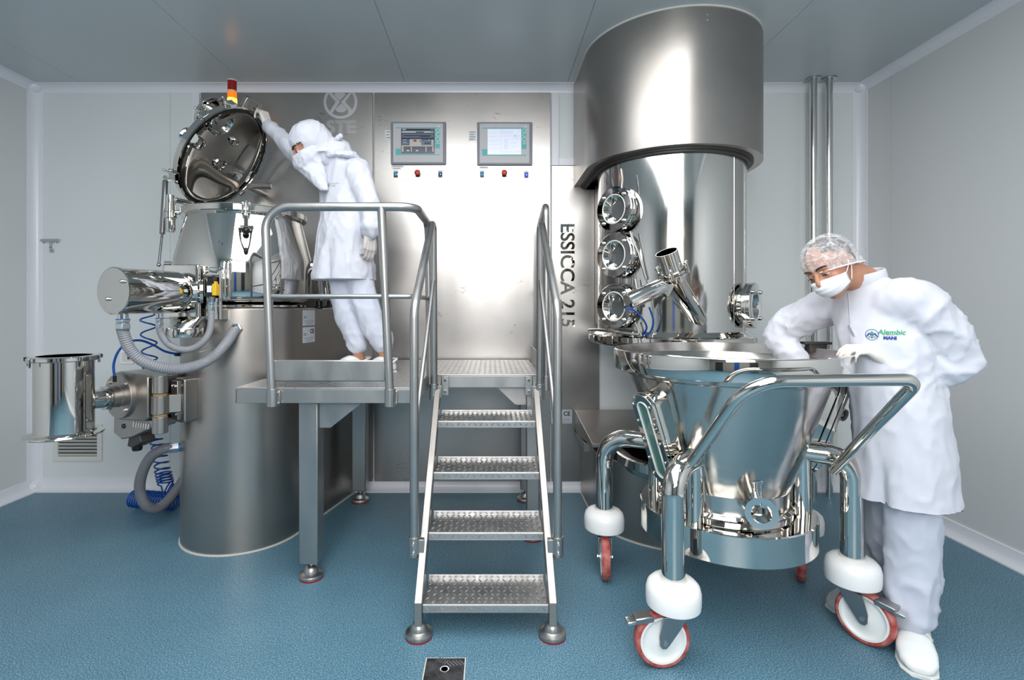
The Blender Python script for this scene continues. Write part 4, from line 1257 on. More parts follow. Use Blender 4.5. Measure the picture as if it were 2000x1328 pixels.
MB().box2((.765, 3.22, 1.225), (1.535, 3.755, 2.236)).build('back_column', cladding_dark if False else satin, dr, bevel=.01)
# bottom flange of the drum
fl = MB().lathe([(.44, 1.140), (.505, 1.140), (.509, 1.144), (.509, 1.172), (.505, 1.176), (.478, 1.180), (.452, 1.207), (.44, 1.207)], C2, segs=128, closed=True).build('drum_flange', chrome, dr, smooth=28)
MB().lathe([(.40, 1.118), (.470, 1.118), (.476, 1.126), (.470, 1.140), (.40, 1.140)], C2, segs=96, closed=True).build('inflatable_seal', chrome, fl, smooth=40)
b = MB()
for a in (196, 214):
    a = math.radians(a)
    c = C2 + V((math.cos(a) * .52, math.sin(a) * .52, 1.158))
    b.box((0, 0, 0), (.05, .06, .05), frame(c, (0, 0, 1), (math.cos(a), math.sin(a), 0)))
b.build('flange_lug', chrome, fl, bevel=.004)
pts = [C2 + V((math.cos(math.radians(a)) * .54, math.sin(math.radians(a)) * .54, 1.205 + .008 * math.sin(a * .1))) for a in range(190, 236, 4)]
MB().tube(pts, .009, 12).build('air_pipe', chrome, fl, smooth=60)
# sight ports
def sight_port(c, n, r, parent, depth=.075):
    n = V(n).normalized()
    M = frame(c, n)
    p = MB().lathe([(r * .80, -depth), (r * .80, -.055), (r * .86, -.05), (r * .86, -.046), (r, -.044), (r, -.026), (r * .985, -.024), (r * .985, -.020), (r, -.018), (r, -.004), (r * .97, 0), (r * .62, 0), (r * .60, -.002)], segs=56, M=M).build('sight_port', chrome, parent, smooth=28)
    MB().lathe([(r * .60, -.003), (r * .625, .0015), (r * .655, .0015), (r * .67, -.001)], segs=56, M=M).build('gasket_ring', gasket, p, smooth=40)
    MB().lathe([(r * .61, -.002), (r * .40, -.040), (r * .38, -.046)], segs=56, M=M).build('port_cone', chrome, p, smooth=40)
    MB().lathe([(r * .40, -.042), (0, -.042)], segs=56, M=M).build('glass', glassy, p)
    for k in range(4):
        a = math.radians(45 + 90 * k)
        q = M @ V((r * .82 * math.cos(a), r * .82 * math.sin(a), 0))
        MB().cyl(q - n * .002, q + n * .006, r * .085, 12).sphere(q + n * .006, r * .082, 12, 8).build('dome_nut', chrome, p)
    return p
na = math.radians(215)
nv = V((math.cos(na), math.sin(na), 0))
for z in (1.925, 1.655, 1.355):
    sight_port(C2 + nv * .525 + V((0, 0, z)), nv, .132, dr, .10)
na2 = math.radians(318)
nv2 = V((math.cos(na2), math.sin(na2), 0))
sight_port(C2 + nv2 * .515 + V((0, 0, 1.36)), nv2, .132, dr, .09)
# thin lamp wire guides between the ports
for x0, y0, x1, y1 in ((1213, 330, 1214, 368), (1230, 452, 1262, 545), (1240, 545, 1246, 600), (1240, 630, 1248, 652)):
    MB().tube([P(x0, y0, 2.93), P((x0 + x1) / 2 + 2, (y0 + y1) / 2, 2.92), P(x1, y1, 2.91)], .007, 10).build('lamp_cable', caster_steel, dr, smooth=60)
# sampling valve: slanting pipe, collar with wing nuts, open mouth and an air cylinder
v0, v1 = P(1366, 628, 2.90), P(1313, 540, 2.68)
sv = MB().lathe([(.0, -.03), (.030, -.028), (.046, -.012), (.050, .01), (.050, (v1 - v0).length), (0, (v1 - v0).length)], v0, v1 - v0, 40).build('sampling_pipe', chrome, dr, smooth=40)
sv.data.transform(Matrix.Identity(4))
m0 = P(1317, 538, 2.67); m1 = P(1300, 487, 2.63)
MB().lathe([(0, -.02), (.050, -.02), (.052, .0), (.066, .004), (.066, .018), (.058, .020), (.066, .024), (.066, .038), (.056, .042), (.054, .075), (.057, .145), (.053, .145), (.050, .06), (0, .055)], m0 + (m0 - m1).normalized() * .01, m1 - m0, 48).build('sampling_mouth', chrome, sv, smooth=30)
mdir = (m1 - m0).normalized()
mu, mv, _ = basis(mdir)
for a in (20, 110, 200, 300):
    a = math.radians(a)
    c = m0 + mdir * .022 + (mu * math.cos(a) + mv * math.sin(a)) * .075
    MB().cyl(c - mdir * .022, c + mdir * .028, .008, 12).sphere(c + mdir * .03, (.011, .011, .011), 12, 8).box((0, 0, 0), (.03, .008, .012), frame(c + mdir * .036, mdir, mu)).build('wing_nut', chrome, sv, bevel=.001)
a0, a1 = P(1300, 556, 2.67), P(1226, 590, 2.62)
cyl_ = MB().lathe([(0, 0), (.02, 0), (.02, .02), (.042, .024), (.044, .03), (.044, (a1 - a0).length - .004), (.040, (a1 - a0).length), (0, (a1 - a0).length)], a0, a1 - a0, 40).build('air_cylinder', chrome_soft, sv, smooth=30)
MB().prism([(-.04, -.03), (.04, -.03), (.0, .045)], -.02, .02, frame(P(1302, 566, 2.66), (0, -1, 0), (0, 0, -1))).build('valve_yoke', chrome, sv, bevel=.003)
MB().box((0, 0, 0), (.02, .02, .014), frame(P(1222, 600, 2.62), (0, 0, 1))).build('cylinder_port', black_pl, sv)
for pts in ([P(1222, 601, 2.61), P(1238, 606, 2.61), P(1255, 622, 2.64), P(1263, 640, 2.70), P(1255, 656, 2.76)], [P(1268, 600, 2.70), P(1276, 625, 2.72), P(1272, 645, 2.76), P(1262, 656, 2.78)]):
    MB().tube(catmull(pts, 8), .005, 10).build('air_tube', hose_blue, sv, smooth=180)
# base
bb = MB().prism([(C2.x - .49, 3.755)] + arc2(C2.x, 3.30, .49, 180, 360, 56) + [(C2.x + .49, 3.755)], .002, .44).build('base', satin, dr, bevel=.006)
MB().prism([(C2.x - .497, 3.755)] + arc2(C2.x, 3.30, .497, 180, 360, 56) + [(C2.x + .497, 3.755)], 0, .007).build('floor_sealant', silicone, bb, smooth=0)
x0, x1 = C2.x - .535, C2.x + .535
vs = [(x0, 3.755, .44), (x1, 3.755, .44), (x1, 3.10, .50), (x0, 3.10, .50), (x0, 3.755, .60), (x1, 3.755, .60), (x1, 3.10, .525), (x0, 3.10, .525)]
MB().add(vs, [(0, 1, 2, 3), (4, 5, 6, 7), (0, 1, 5, 4), (1, 2, 6, 5), (2, 3, 7, 6), (3, 0, 4, 7)]).build('sloped_cover', satin, dr, smooth=0, bevel=.003)
MB().box2((x0, 3.36, .40), (x1, 3.755, .46)).build('cover_shoulder', satin, dr, smooth=0, bevel=.003)
dc2 = V((1.15, 3.03, 0))
MB().lathe([(.0, .38), (.36, .40), (.385, .445), (.405, .448), (.405, .492), (.395, .498), (.36, .498), (.33, .488), (.20, .465), (0, .455)], dc2, segs=96).build('air_dish', chrome, dr, smooth=28)
MB().lathe([(.362, .498), (.372, .505), (.382, .498)], dc2, segs=72).build('dish_gasket', black_rub, dr)

# ------------------------------------------------------------------ bowl trolley
C3 = V((1.035, 2.27, 0))
tr_ = thing('bowl_trolley', C3, 'polished steel product bowl trolley on four red-tyred casters', 'trolley')
bw = MB().lathe([(.470, 1.078), (.474, 1.082), (.474, 1.160), (.470, 1.165), (.448, 1.165), (.444, 1.12), (.40, 1.06), (.24, .62), (0, .61)], C3, segs=128)
bw.lathe([(.470, 1.078), (.438, 1.074), (.430, 1.060), (.410, 1.052), (.405, 1.040), (.262, .60), (.256, .59), (.254, .505), (.262, .502)], C3, segs=128)
bw = bw.build('bowl', bowl_steel, tr_, smooth=28)
MB().lathe([(.4745, 1.080), (.4755, 1.082), (.4755, 1.160), (.4745, 1.163)], C3, segs=128).build('rim_band', chrome, bw, smooth=28)
rg = MB().lathe([(0, .505), (.26, .505), (.268, .498), (.268, .488), (.352, .486), (.357, .482), (.357, .370), (.352, .365), (0, .365)], C3, segs=128).build('base_ring', chrome, tr_, smooth=28)
MB().lathe([(.262, .502), (.272, .510), (.262, .520), (.246, .515)], C3, segs=96, closed=True).build('ring_clamp', chrome, rg, smooth=40)
MB().box((1.50, 2.36, 1.185), (.12, .05, .012)).box((1.50, 2.36, 1.165), (.08, .04, .04)).build('rim_catch', black_rub if False else cladding_dark, bw, bevel=.003)
# long sight windows on the flanks
def bowl_window(ang, zc, name, glass_m, nozzle=False):
    a = math.radians(ang)
    nh = V((math.cos(a), math.sin(a), 0))
    sl = .372
    up = (nh * sl + V((0, 0, 1))).normalized()
    nn = (nh - V((0, 0, sl))).normalized()
    rz = .262 + (zc - .60) * (.405 - .262) / .44
    o = C3 + nh * rz + V((0, 0, zc)) + nn * .085
    M = frame(o, nn, up)
    fr = MB().prism(stadium(.105, .395, .05, 8), -.10, -.042, M).build(name, chrome, bw, smooth=40)
    MB().ring_prism(stadium(.122, .412, .058, 8), stadium(.062, .350, .030, 8), -.040, -.018, M).build('window_flange', chrome, fr, smooth=40, bevel=.002)
    MB().ring_prism(stadium(.122, .412, .058, 8), stadium(.058, .346, .028, 8), -.015, 0, M).build('window_cover', chrome, fr, smooth=40, bevel=.002)
    MB().ring_prism(stadium(.060, .348, .029, 8), stadium(.053, .341, .026, 8), -.004, .003, M).build('window_gasket', gasket, fr, smooth=40)
    MB().prism(stadium(.056, .344, .027, 8), -.02, -.004, M).build('window_glass', glass_m, fr, smooth=40)
    for u in (-.046, .046):
        for v_ in (-.16, -.085, 0, .085, .16):
            q = M @ V((u, v_, 0))
            MB().cyl(q, q + nn * .004, .0062, 10).sphere(q + nn * .004, .006, 10, 6).build('dome_nut', chrome, fr)
    return M, fr, nn
bowl_window(206, .835, 'sight_window', glass_green)
Mw2, fr2, nn2 = bowl_window(352, .86, 'sight_window', glassy)
q = Mw2 @ V((.0, .075, .0))
MB().lathe([(.018, 0), (.018, .03), (.028, .032), (.028, .042), (.018, .044), (0, .044)], q, nn2, 28).build('sample_nozzle', chrome, fr2, smooth=30)
# drain valve at the foot of the bowl
e0 = P(1478, 985, 2.04); e1 = P(1490, 1008, 1.90)
ed = (e1 - e0).normalized()
dv = MB().lathe([(0, -.05), (.034, -.05), (.036, 0), (.042, .02), (.042, .10), (.056, .135), (.058, .15), (.036, .15), (.034, .06), (0, .05)], e0 - ed * .03, ed, 48).build('drain_valve', chrome, tr_, smooth=30)
c0 = e0 + ed * .02
MB().lathe([(.030, 0), (.030, .05), (.034, .075), (.042, .088), (.042, .096), (.030, .096), (.026, .03), (0, .03)], c0 + V((-.008, 0, .015)), V((-.12, .0, 1)), 36).build('valve_branch', chrome, dv, smooth=40)
MB().tube([e0 + V((0, .03, .01)), C3 + V((.06, -.20, .565))], .03, 20).build('valve_stub', chrome, dv, smooth=60)
# legs, bumpers and casters
legs = {'fl': V((.689, 1.93, 0)), 'fr': V((1.483, 2.098, 0)), 'rl': V((.577, 2.60, 0)), 'rr': V((1.565, 2.58, 0))}
heads = {'fl': 184, 'fr': 304, 'rl': 262, 'rr': 240}   # way the wheel trails, degrees
def caster(pos, head, parent, brake=True):
    a = math.radians(head)
    d = V((math.cos(a), math.sin(a), 0)); sd = V((-d.y, d.x, 0))
    R = .106
    ax_c = V((pos.x, pos.y, R)) + d * .045
    M = Matrix.Identity(4)
    for i in range(3):
        M[i][0] = d[i]; M[i][1] = sd[i]; M[i][2] = (0, 0, 1)[i]; M[i][3] = (pos.x, pos.y, 0)[i]
    ca = MB().box((0, 0, .213), (.105, .09, .006), M).build('caster_plate', caster_steel, parent, bevel=.004)
    MB().lathe([(0, .200), (.038, .200), (.044, .205), (.044, .210), (0, .210)], (pos.x, pos.y, 0), segs=28).build('swivel_race', red_tyre, ca)
    MB().cyl((pos.x, pos.y, .21), (pos.x, pos.y, .24), .03, 24).build('stem', caster_steel, ca)
    fo = MB()
    fo.box((.0, 0, .196), (.085, .062, .008), M)
    for s_ in (-1, 1):
        out = [(-.045, .20), (.048, .20), (.066, .13), (.064, .096), (.054, .084), (.040, .084), (.028, .096), (-.012, .15)]
        Mx = M @ Matrix.Translation((0, s_ * .031, 0)) @ Matrix(((1, 0, 0, 0), (0, 0, 1, 0), (0, 1, 0, 0), (0, 0, 0, 1)))
        fo.prism(out, -.002, .002, Mx)
    fo.build('fork', caster_steel, ca, bevel=.001)
    w = MB().lathe([(.084, -.019), (.098, -.020), (.104, -.015), (.106, -.006), (.106, .006), (.104, .015), (.098, .020), (.084, .019)], ax_c, sd, 56, closed=True).build('tyre', red_tyre, ca, smooth=40)
    MB().lathe([(0, -.024), (.016, -.024), (.018, -.019), (.060, -.010), (.074, -.013), (.080, -.019), (.088, -.0195), (.088, .0195), (.080, .019), (.074, .013), (.060, .010), (.018, .019), (.016, .024), (0, .024)], ax_c, sd, 56).build('wheel_core', nylon, w, smooth=40)
    MB().cyl(ax_c - sd * .038, ax_c + sd * .038, .009, 6).build('axle', chrome_soft, ca, smooth=20)
    for u in (-.04, .04):
        for v_ in (-.034, .034):
            c = M @ V((u, v_, .216))
            MB().cyl(c, c + V((0, 0, .008)), .006, 6).build('bolt', chrome_soft, ca, smooth=20)
    if brake:
        bk = MB().box((.095, 0, .200), (.07, .052, .022), M @ Matrix.Translation((0, 0, .0)) @ Matrix.Rotation(.12, 4, 'Y')).build('brake_pedal', caster_steel, ca, bevel=.004)
        MB().box((.142, 0, .193), (.034, .040, .014), M @ Matrix.Rotation(.12, 4, 'Y')).build('pedal_tab', chrome_soft, bk, bevel=.003)
    return ca
for k in ('fl', 'fr', 'rl', 'rr'):
    p = legs[k]
    d = V((C3.x - p.x, C3.y - p.y, 0)); dist = d.length; d.normalize()
    zt_ = .735 if k in ('fl', 'fr') else .70
    end = p + d * (dist - .29) + V((0, 0, zt_ + .01))
    path = fillet([(p.x, p.y, .30), (p.x, p.y, zt_), end, end + d * .03], [0, .17, 0, 0], 14)
    lg_ = MB().tube(path, .043, 28).build('leg', chrome, tr_, smooth=60)
    bp_ = MB().lathe([(0, .226), (.090, .226), (.098, .232), (.100, .25), (.100, .285), (.094, .308), (.080, .322), (.060, .327), (.045, .328), (.045, .30), (0, .30)], (p.x, p.y, 0), segs=56).build('bumper', white_pl, tr_, smooth=40)
    MB().lathe([(.0435, .326), (.049, .326), (.048, .334), (.0435, .335)], (p.x, p.y, 0), segs=32, closed=True).build('bumper_collar', silicone, bp_)
    MB().tube([end + d * .0, C3 - d * (.25) + V((0, 0, .56))], .030, 20).build('leg_strut', chrome, tr_, smooth=60) if k in ('fl', 'rr') else None
    MB().cyl(p + d * (dist - .30) + V((0, 0, .47)), p + d * (dist - .30) + V((0, 0, zt_)), .036, 20).build('leg_stay', chrome, tr_, smooth=60)
    caster(p, heads[k], tr_, brake=k in ('fl', 'fr'))
# push handle
hp0 = P(1352, 902, 1.90); hp1 = P(1462, 745, 1.64); hp2 = P(1796, 741, 1.64); hp3 = P(1628, 918, 2.07)
MB().tube(fillet([hp0, hp1, hp2, hp3], [0, .14, .055, 0], 14), .0205, 24).build('push_handle', chrome, tr_, smooth=60)
q = P(1339, 835, 2.03)
MB().box((0, 0, 0), (.045, .07, .002), frame(C3 + V((-.20, -.255, .865)), V((-.6, -.76, -.3)))).build('paper_tag', wood_tag, bw) if False else None
# ------------------------------------------------------------------ people
def remesh(b, voxel, it=6, fac=.5, disp=None):
    me = bpy.data.meshes.new('tmp')
    me.from_pydata([tuple(p) for p in b.v], [], b.f)
    bm = bmesh.new(); bm.from_mesh(me); bmesh.ops.recalc_face_normals(bm, faces=bm.faces); bm.to_mesh(me); bm.free()
    o = bpy.data.objects.new('tmp', me); COL.objects.link(o)
    m = o.modifiers.new('r', 'REMESH'); m.mode = 'VOXEL'; m.voxel_size = voxel; m.use_smooth_shade = True
    if it:
        s = o.modifiers.new('s', 'SMOOTH'); s.factor = fac; s.iterations = it
    dg = bpy.context.evaluated_depsgraph_get()
    r = bpy.data.meshes.new_from_object(o.evaluated_get(dg))
    out = MB()
    if disp:
        vs = [v.co + v.normal * disp(v.co, v.normal) for v in r.vertices]
    else: vs = [v.co.copy() for v in r.vertices]
    out.v = vs; out.f = [tuple(p.vertices) for p in r.polygons]
    bpy.data.objects.remove(o); bpy.data.meshes.remove(me); bpy.data.meshes.remove(r)
    return out

def limb(b, pts, rs, segs=20, flat=None):
    """round limb through joints, resampled smoothly"""
    q = catmull(pts, 6)
    rr = []
    n = len(pts)
    for i in range(len(q)):
        t = i / 6.0
        k = min(int(t), n - 2)
        f = t - k
        f = f * f * (3 - 2 * f)
        rr.append(rs[k] * (1 - f) + rs[k + 1] * f)
    b.tube(q, rr, segs)
    b.sphere(q[0], rs[0] * .98, 16, 10); b.sphere(q[-1], rs[-1] * .98, 16, 10)
    return b

def ridge(v): return 1.0 - 2.0 * abs(noise.noise(v))

def make_folds(amp, sx, sz, amp2=.0, s2=40, seed=0.0, zfun=None):
    def f(p, n):
        w = V((noise.noise(V((p.x * 5, p.y * 5, p.z * 5 + seed))), noise.noise(V((p.y * 5, p.z * 5 + 3, p.x * 5 + seed))), 0)) * .5
        a = ridge(V((p.x * sx, p.y * sx, p.z * sz + seed)) + w)
        c = ridge(V((p.y * sx * 1.9 + p.z * 6, p.x * sx * 1.9, p.z * sz * 2.1 + seed + 7)) + w)
        d = amp * (a * abs(a) - .25) + amp * .55 * max(0.0, c) ** 3
        if amp2: d += amp2 * noise.noise(V((p.x * s2, p.y * s2, p.z * s2 * .5)))
        if zfun: d *= zfun(p)
        return d
    return f

def hand_mb(curl=(.5, .6, .4), thumb=(.5, .75, -.3), spread=.06, side=1, tcurl=.4, scale=1.0):
    """wrist at the origin, fingers along +X, back of the hand up (+Z), thumb on +Y*side"""
    b = MB()
    ys = [.029, .0095, -.010, -.028]
    ln = [(.043, .027, .022), (.047, .030, .023), (.043, .028, .022), (.034, .021, .019)]
    for i in range(4):
        y = ys[i] * side
        b.capsule((.0, y * .55, 0), (.045, y * .85, .002), .0165, .0155)
        b.capsule((.045, y * .85, .002), (.086 - (.008 if i == 3 else 0), y, 0), .0155, .0115)
        p = V((.086 - (.008 if i == 3 else 0), y, 0))
        ang = 0.0
        r = .0098 if i < 3 else .0085
        cu = curl[i] if hasattr(curl[0], '__len__') else curl
        for k in range(3):
            ang += cu[k]
            d = V((math.cos(ang), spread * (1.5 - i) * side * .6, -math.sin(ang))).normalized()
            q = p + d * ln[i][k]
            b.capsule(p, q, r, r * .93, 12)
            p = q; r *= .93
    p = V((.018, .026 * side, -.004)); d = V((thumb[0], thumb[1] * side, thumb[2])).normalized()
    q = p + d * .044; b.capsule(p, q, .0155, .0118)
    d = (d + V((tcurl, -tcurl * .6 * side, -tcurl * .4))).normalized()
    p = q; q = p + d * .031; b.capsule(p, q, .0118, .0105)
    d = (d + V((tcurl, -tcurl * .6 * side, -tcurl * .4))).normalized()
    b.capsule(q, q + d * .024, .0105, .0090)
    b.capsule((-.03, 0, 0), (.02, 0, 0), .024, .026)
    if scale != 1.0: b.v = [p * scale for p in b.v]
    return b

def place_hand(b, wrist, xdir, up):
    x = V(xdir).normalized(); z = (V(up) - x * V(up).dot(x)).normalized(); y = z.cross(x)
    M = Matrix.Identity(4)
    for i in range(3):
        M[i][0] = x[i]; M[i][1] = y[i]; M[i][2] = z[i]; M[i][3] = V(wrist)[i]
    b.v = [M @ p for p in b.v]
    return b

def head_matrix(c, fwd, up=(0, 0, 1), roll=0.0):
    f = V(fwd).normalized()
    r = f.cross(V(up)).normalized()          # the person's right ... local -X side
    u = r.cross(f)
    M = Matrix.Identity(4)
    for i in range(3):
        M[i][0] = -r[i]; M[i][1] = -f[i]; M[i][2] = u[i]; M[i][3] = V(c)[i]
    return M @ Matrix.Rotation(roll, 4, 'Y')

def head_mb(b, M, ears=True):
    """face looks along local -Y; local +X is the person's left"""
    b.sphere((0, .012, .030), (.077, .097, .085), 28, 18, M)
    b.sphere((0, -.028, -.030), (.063, .066, .082), 24, 16, M)
    b.sphere((0, -.062, -.092), (.030, .028, .026), 16, 10, M)
    b.capsule(M @ V((-.034, -.080, .026)), M @ V((.034, -.080, .026)), .013, .013)
    b.capsule(M @ V((0, -.090, .020)), M @ V((0, -.112, -.026)), .0085, .0125)
    for s_ in (-1, 1):
        b.sphere((s_ * .013, -.102, -.028), (.010, .012, .009), 12, 8, M)
        b.sphere((s_ * .040, -.062, -.022), (.024, .022, .022), 14, 10, M)
        if ears: b.sphere((s_ * .079, .012, -.004), (.010, .022, .033), 14, 10, M)
    b.capsule(M @ V((0, -.086, -.062)), M @ V((0, -.086, -.064)), .018, .016)
    return b

def eyes(M, parent, closed=.6):
    for s_ in (-1, 1):
        c = V((s_ * .032, -.0795, .004))
        MB().sphere(c, .0125, 16, 10, M).build('eye', eye_w, parent, smooth=180)
        MB().sphere(c + V((0, -.0093, -.0035)), .0052, 12, 8, M).build('iris', ink, parent, smooth=180)
        # upper lid, half lowered
        MB().sphere(c + V((0, .001, .0035)), (.0150, .0140, .0115), 16, 10, M).build('eyelid', skin, parent, smooth=180)
        lash = [M @ (c + V((s_ * t * .014, -.0125 - .002 * (1 - t * t), -.0025 - .003 * t * t))) for t in (-1, -.5, 0, .5, 1)]
        MB().tube(lash, [.0006, .0014, .0017, .0016, .0008], 6).build('lashes', hair_m, parent, smooth=180)
        br_ = [M @ V((s_ * x, y, z)) for x, y, z in ((.010, -.0955, .027), (.022, -.0965, .0325), (.036, -.091, .034), (.050, -.080, .029))]
        MB().tube(catmull(br_, 4), [.0020] + [.0034] * 11 + [.0014], 8).build('eyebrow', hair_m, parent, smooth=180)

def clog(toe, heel, z, parent, strap=False, w=.050):
    """white work clog between heel and toe (floor points)"""
    toe, heel = V((toe[0], toe[1], z)), V((heel[0], heel[1], z))
    d = (toe - heel); Ln = d.length; d.normalize()
    s_ = V((-d.y, d.x, 0))
    def sec(t, hw, h, zc=None): return (heel + d * (t * Ln) + V((0, 0, h / 2 + .012)), s_ * hw, V((0, 0, h / 2)))
    b = MB().loft([sec(.0, w * .45, .030), sec(.03, w * .68, .050), (heel + d * .12 * Ln + V((0, 0, .042)), s_ * w * .80, V((0, 0, .030))), sec(.38, w * .86, .080), sec(.55, w * .98, .086), sec(.72, w * 1.04, .072), sec(.88, w * .95, .052), sec(.97, w * .68, .036), sec(1.0, w * .42, .024)], 24, 2.6)
    sh = remesh(b, .005, 5).build('shoe', shoe_m, parent, smooth=180)
    b = MB().loft([(heel + d * t * Ln + V((0, 0, .006)), s_ * h_, V((0, 0, .0065))) for t, h_ in ((-.015, w * .5), (.04, w * .80), (.35, w * .84), (.7, w * 1.06), (.92, w * .92), (1.015, w * .5))], 24, 5)
    b.build('sole', gasket, sh, smooth=50)
    pts = [heel + d * (.33 * Ln) + s_ * w * .93 + V((0, 0, .055)), heel + d * (.08 * Ln) + s_ * w * .80 + V((0, 0, .075)), heel - d * .012 + V((0, 0, .078)), heel + d * (.08 * Ln) - s_ * w * .80 + V((0, 0, .075)), heel + d * (.33 * Ln) - s_ * w * .93 + V((0, 0, .055))]
    MB().tube(catmull(pts, 6), .007, 8).build('heel_strap', shoe_m, sh, smooth=180)
    for q in (1, -1):
        MB().cyl(pts[0 if q > 0 else -1] - s_ * q * .004, pts[0 if q > 0 else -1] + s_ * q * .010, .008, 12).build('strap_rivet', black_pl if not strap else ink_grey, sh)
    # vent holes
    for i in range(5):
        for j in range(4):
            t = .60 + j * .055; u = (i - 2) * .011
            hgt = .098 - (t - .55) * .11 - abs(i - 2) * .0035
            c = heel + d * (t * Ln) + s_ * u + V((0, 0, hgt))
            MB().cyl(c - V((0, 0, .004)), c + V((0, 0, .0008)), .0022, 6).build('vent_hole', ink_grey, sh) if (i + j) % 2 == 0 and j < 3 else None
    return sh

def project(b, bvh, direction, off=.0018):
    d = V(direction).normalized()
    out = []
    for p in b.v:
        h = bvh.ray_cast(p - d * .5, d)
        out.append((h[0] - d * off) if h[0] is not None else p)
    b.v = out
    return b

# ============================================================ worker on the platform
def person_one():
    root = thing('person', P(712, 0, 3.05) * V((1, 1, 0)) if False else (-.75, 3.03, ZP), 'worker in white hooded coat and face cloth holding up the mixer lid', 'person')
    Fw = V((-.77, -.64, 0)).normalized(); Lf = V((.64, -.77, 0)).normalized()
    neck = P(652, 300, 3.06)
    hc = P(607, 287, 2.98)                       # head centre
    shR = P(628, 338, 3.16); elR = P(572, 292, 3.25); wrR = P(521, 243, 3.31)
    shL = P(697, 338, 2.98); elL = P(722, 402, 2.93); wrL = P(722, 462, 2.90)
    hipR = P(668, 505, 3.10); hipL = P(688, 505, 3.03)
    knR = P(676, 600, 3.04); knL = P(716, 600, 3.0)
    anR = P(698, 684, 3.02); anL = P(748, 684, 2.97)
    hm = head_matrix(hc, (-.80, -.34, -.52), (0, 0, 1))
    # body under the clothes
    b = MB()
    head_mb(b, hm, False)
    limb(b, [hm @ V((0, .03, -.06)), neck + V((0, 0, -.02))], [.052, .056])
    b.loft([(P(684, 500, 3.05), Lf * .13, Fw * .09), (P(676, 440, 3.06), Lf * .12, Fw * .085), (P(668, 370, 3.07), Lf * .14, Fw * .095), (P(660, 325, 3.07), Lf * .14, Fw * .075), (neck, Lf * .06, Fw * .06)])
    limb(b, [shR, elR, wrR], [.045, .036, .022])
    limb(b, [shL, elL, wrL], [.045, .036, .022])
    limb(b, [hipR, knR, anR], [.080, .05, .032]); limb(b, [hipL, knL, anL], [.080, .05, .032])
    toeR, heelR = (P(657, 0, 3.0).x, 2.955), (P(718, 0, 3.06).x, 3.075)
    toeL, heelL = (P(722, 0, 2.93).x, 2.885), (P(770, 0, 3.0).x, 3.0)
    for an, toe, heel in ((anR, toeR, heelR), (anL, toeL, heelL)):
        tv = V((toe[0], toe[1], ZP + .045)); hv = V((heel[0], heel[1], ZP + .045))
        limb(b, [an, hv.lerp(tv, .28), hv.lerp(tv, .75)], [.032, .034, .026])
    body = remesh(b, .0075, 4).build('body', skin, root, smooth=180)
    eyes(hm, body)
    # trousers
    b = MB()
    limb(b, [hipR + V((0, 0, .02)), knR, anR + V((.0, 0, .045))], [.082, .076, .060])
    limb(b, [hipL + V((0, 0, .02)), knL, anL + V((0, 0, .045))], [.082, .078, .064])
    b.loft([(P(684, 530, 3.05), Lf * .15, Fw * .12), (P(684, 480, 3.05), Lf * .15, Fw * .12)])
    tr = remesh(b, .012, 6, disp=make_folds(.0095, 9, 6, .002, 45, 3.0, lambda p: 1.3 if p.z < 1.25 else .9))
    tr.build('trousers', cloth2, root, smooth=180)
    # coat
    b = MB()
    b.loft([(P(671, 562, 3.05), Lf * .190, Fw * .178), (P(672, 520, 3.05), Lf * .190, Fw * .170), (P(672, 470, 3.05), Lf * .176, Fw * .150), (P(672, 420, 3.06), Lf * .160, Fw * .125), (P(670, 370, 3.07), Lf * .165, Fw * .118), (P(666, 335, 3.07), Lf * .165, Fw * .10), (P(658, 312, 3.06), Lf * .12, Fw * .085), (neck + V((-.01, 0, .01)), Lf * .07, Fw * .07)], 40)
    limb(b, [shR + V((.04, -.03, 0)), shR, elR, wrR.lerp(elR, .12)], [.088, .085, .058, .042])
    limb(b, [shL + V((-.03, .03, .0)), shL, elL, wrL + V((0, 0, .03))], [.085, .080, .062, .050])
    b.sphere(wrL + V((0, 0, .05)), (.060, .060, .04), 18, 12)
    fl = make_folds(.0095, 10, 3.2, .0022, 38, 1.0)
    # open the front slit of the skirt
    def coat_disp(p, n):
        d = fl(p, n)
        d *= 1 - .8 * math.exp(-((p - P(655, 361, 2.95)).length / .07) ** 2)
        if p.z < 1.80:
            t = (1.80 - p.z) / .32
            q = (p - P(648, 552, 2.9)); side = abs(q.dot(Lf))
            if n.dot(Fw) > .2: d -= .035 * t * math.exp(-(side / .022) ** 2)
        return d
    ct = remesh(b, .0105, 5, disp=coat_disp)
    for p in ct.v: p.z = max(p.z, 1.512)
    coat = ct.build('coat', cloth, root, smooth=60)
    bvh = BVHTree.FromPolygons(ct.v, ct.f)
    # front edge, pocket seam
    ln = []
    for py in range(385, 552, 6):
        o = P(655 - (py - 385) * .03, py, 3.05)
        h = bvh.ray_cast(o + Fw * .6, -Fw)
        if h[0] is not None: ln.append(h[0] + Fw * .002)
    MB().tube(ln, .0016, 6).build('front_placket', cloth2, coat, smooth=180)
    # cuffs
    for w, e in ((wrR, elR), (wrL, elL)):
        d = (w - e).normalized()
        c = w - d * (.012 if w is wrR else .028)
        MB().lathe([(.030, -.012), (.038, -.010), (.040, 0), (.037, .010), (.030, .012)], c, d, 28, closed=True).build('cuff', cloth2, coat, smooth=60)
    # gloves
    g = hand_mb(((.9, 1.0, .7), (.95, 1.05, .7), (1.0, 1.1, .7), (1.05, 1.1, .7)), (.75, .45, -.55), .02, -1, .35)
    hd = (HANDLE - wrR); hd = (hd.normalized() * .6 + V((-.10, .12, .8))).normalized()
    place_hand(g, wrR - hd * .005, hd, V((.80, -.35, .30)))
    remesh(g, .0034, 3).build('glove', glove_m, root, smooth=180)
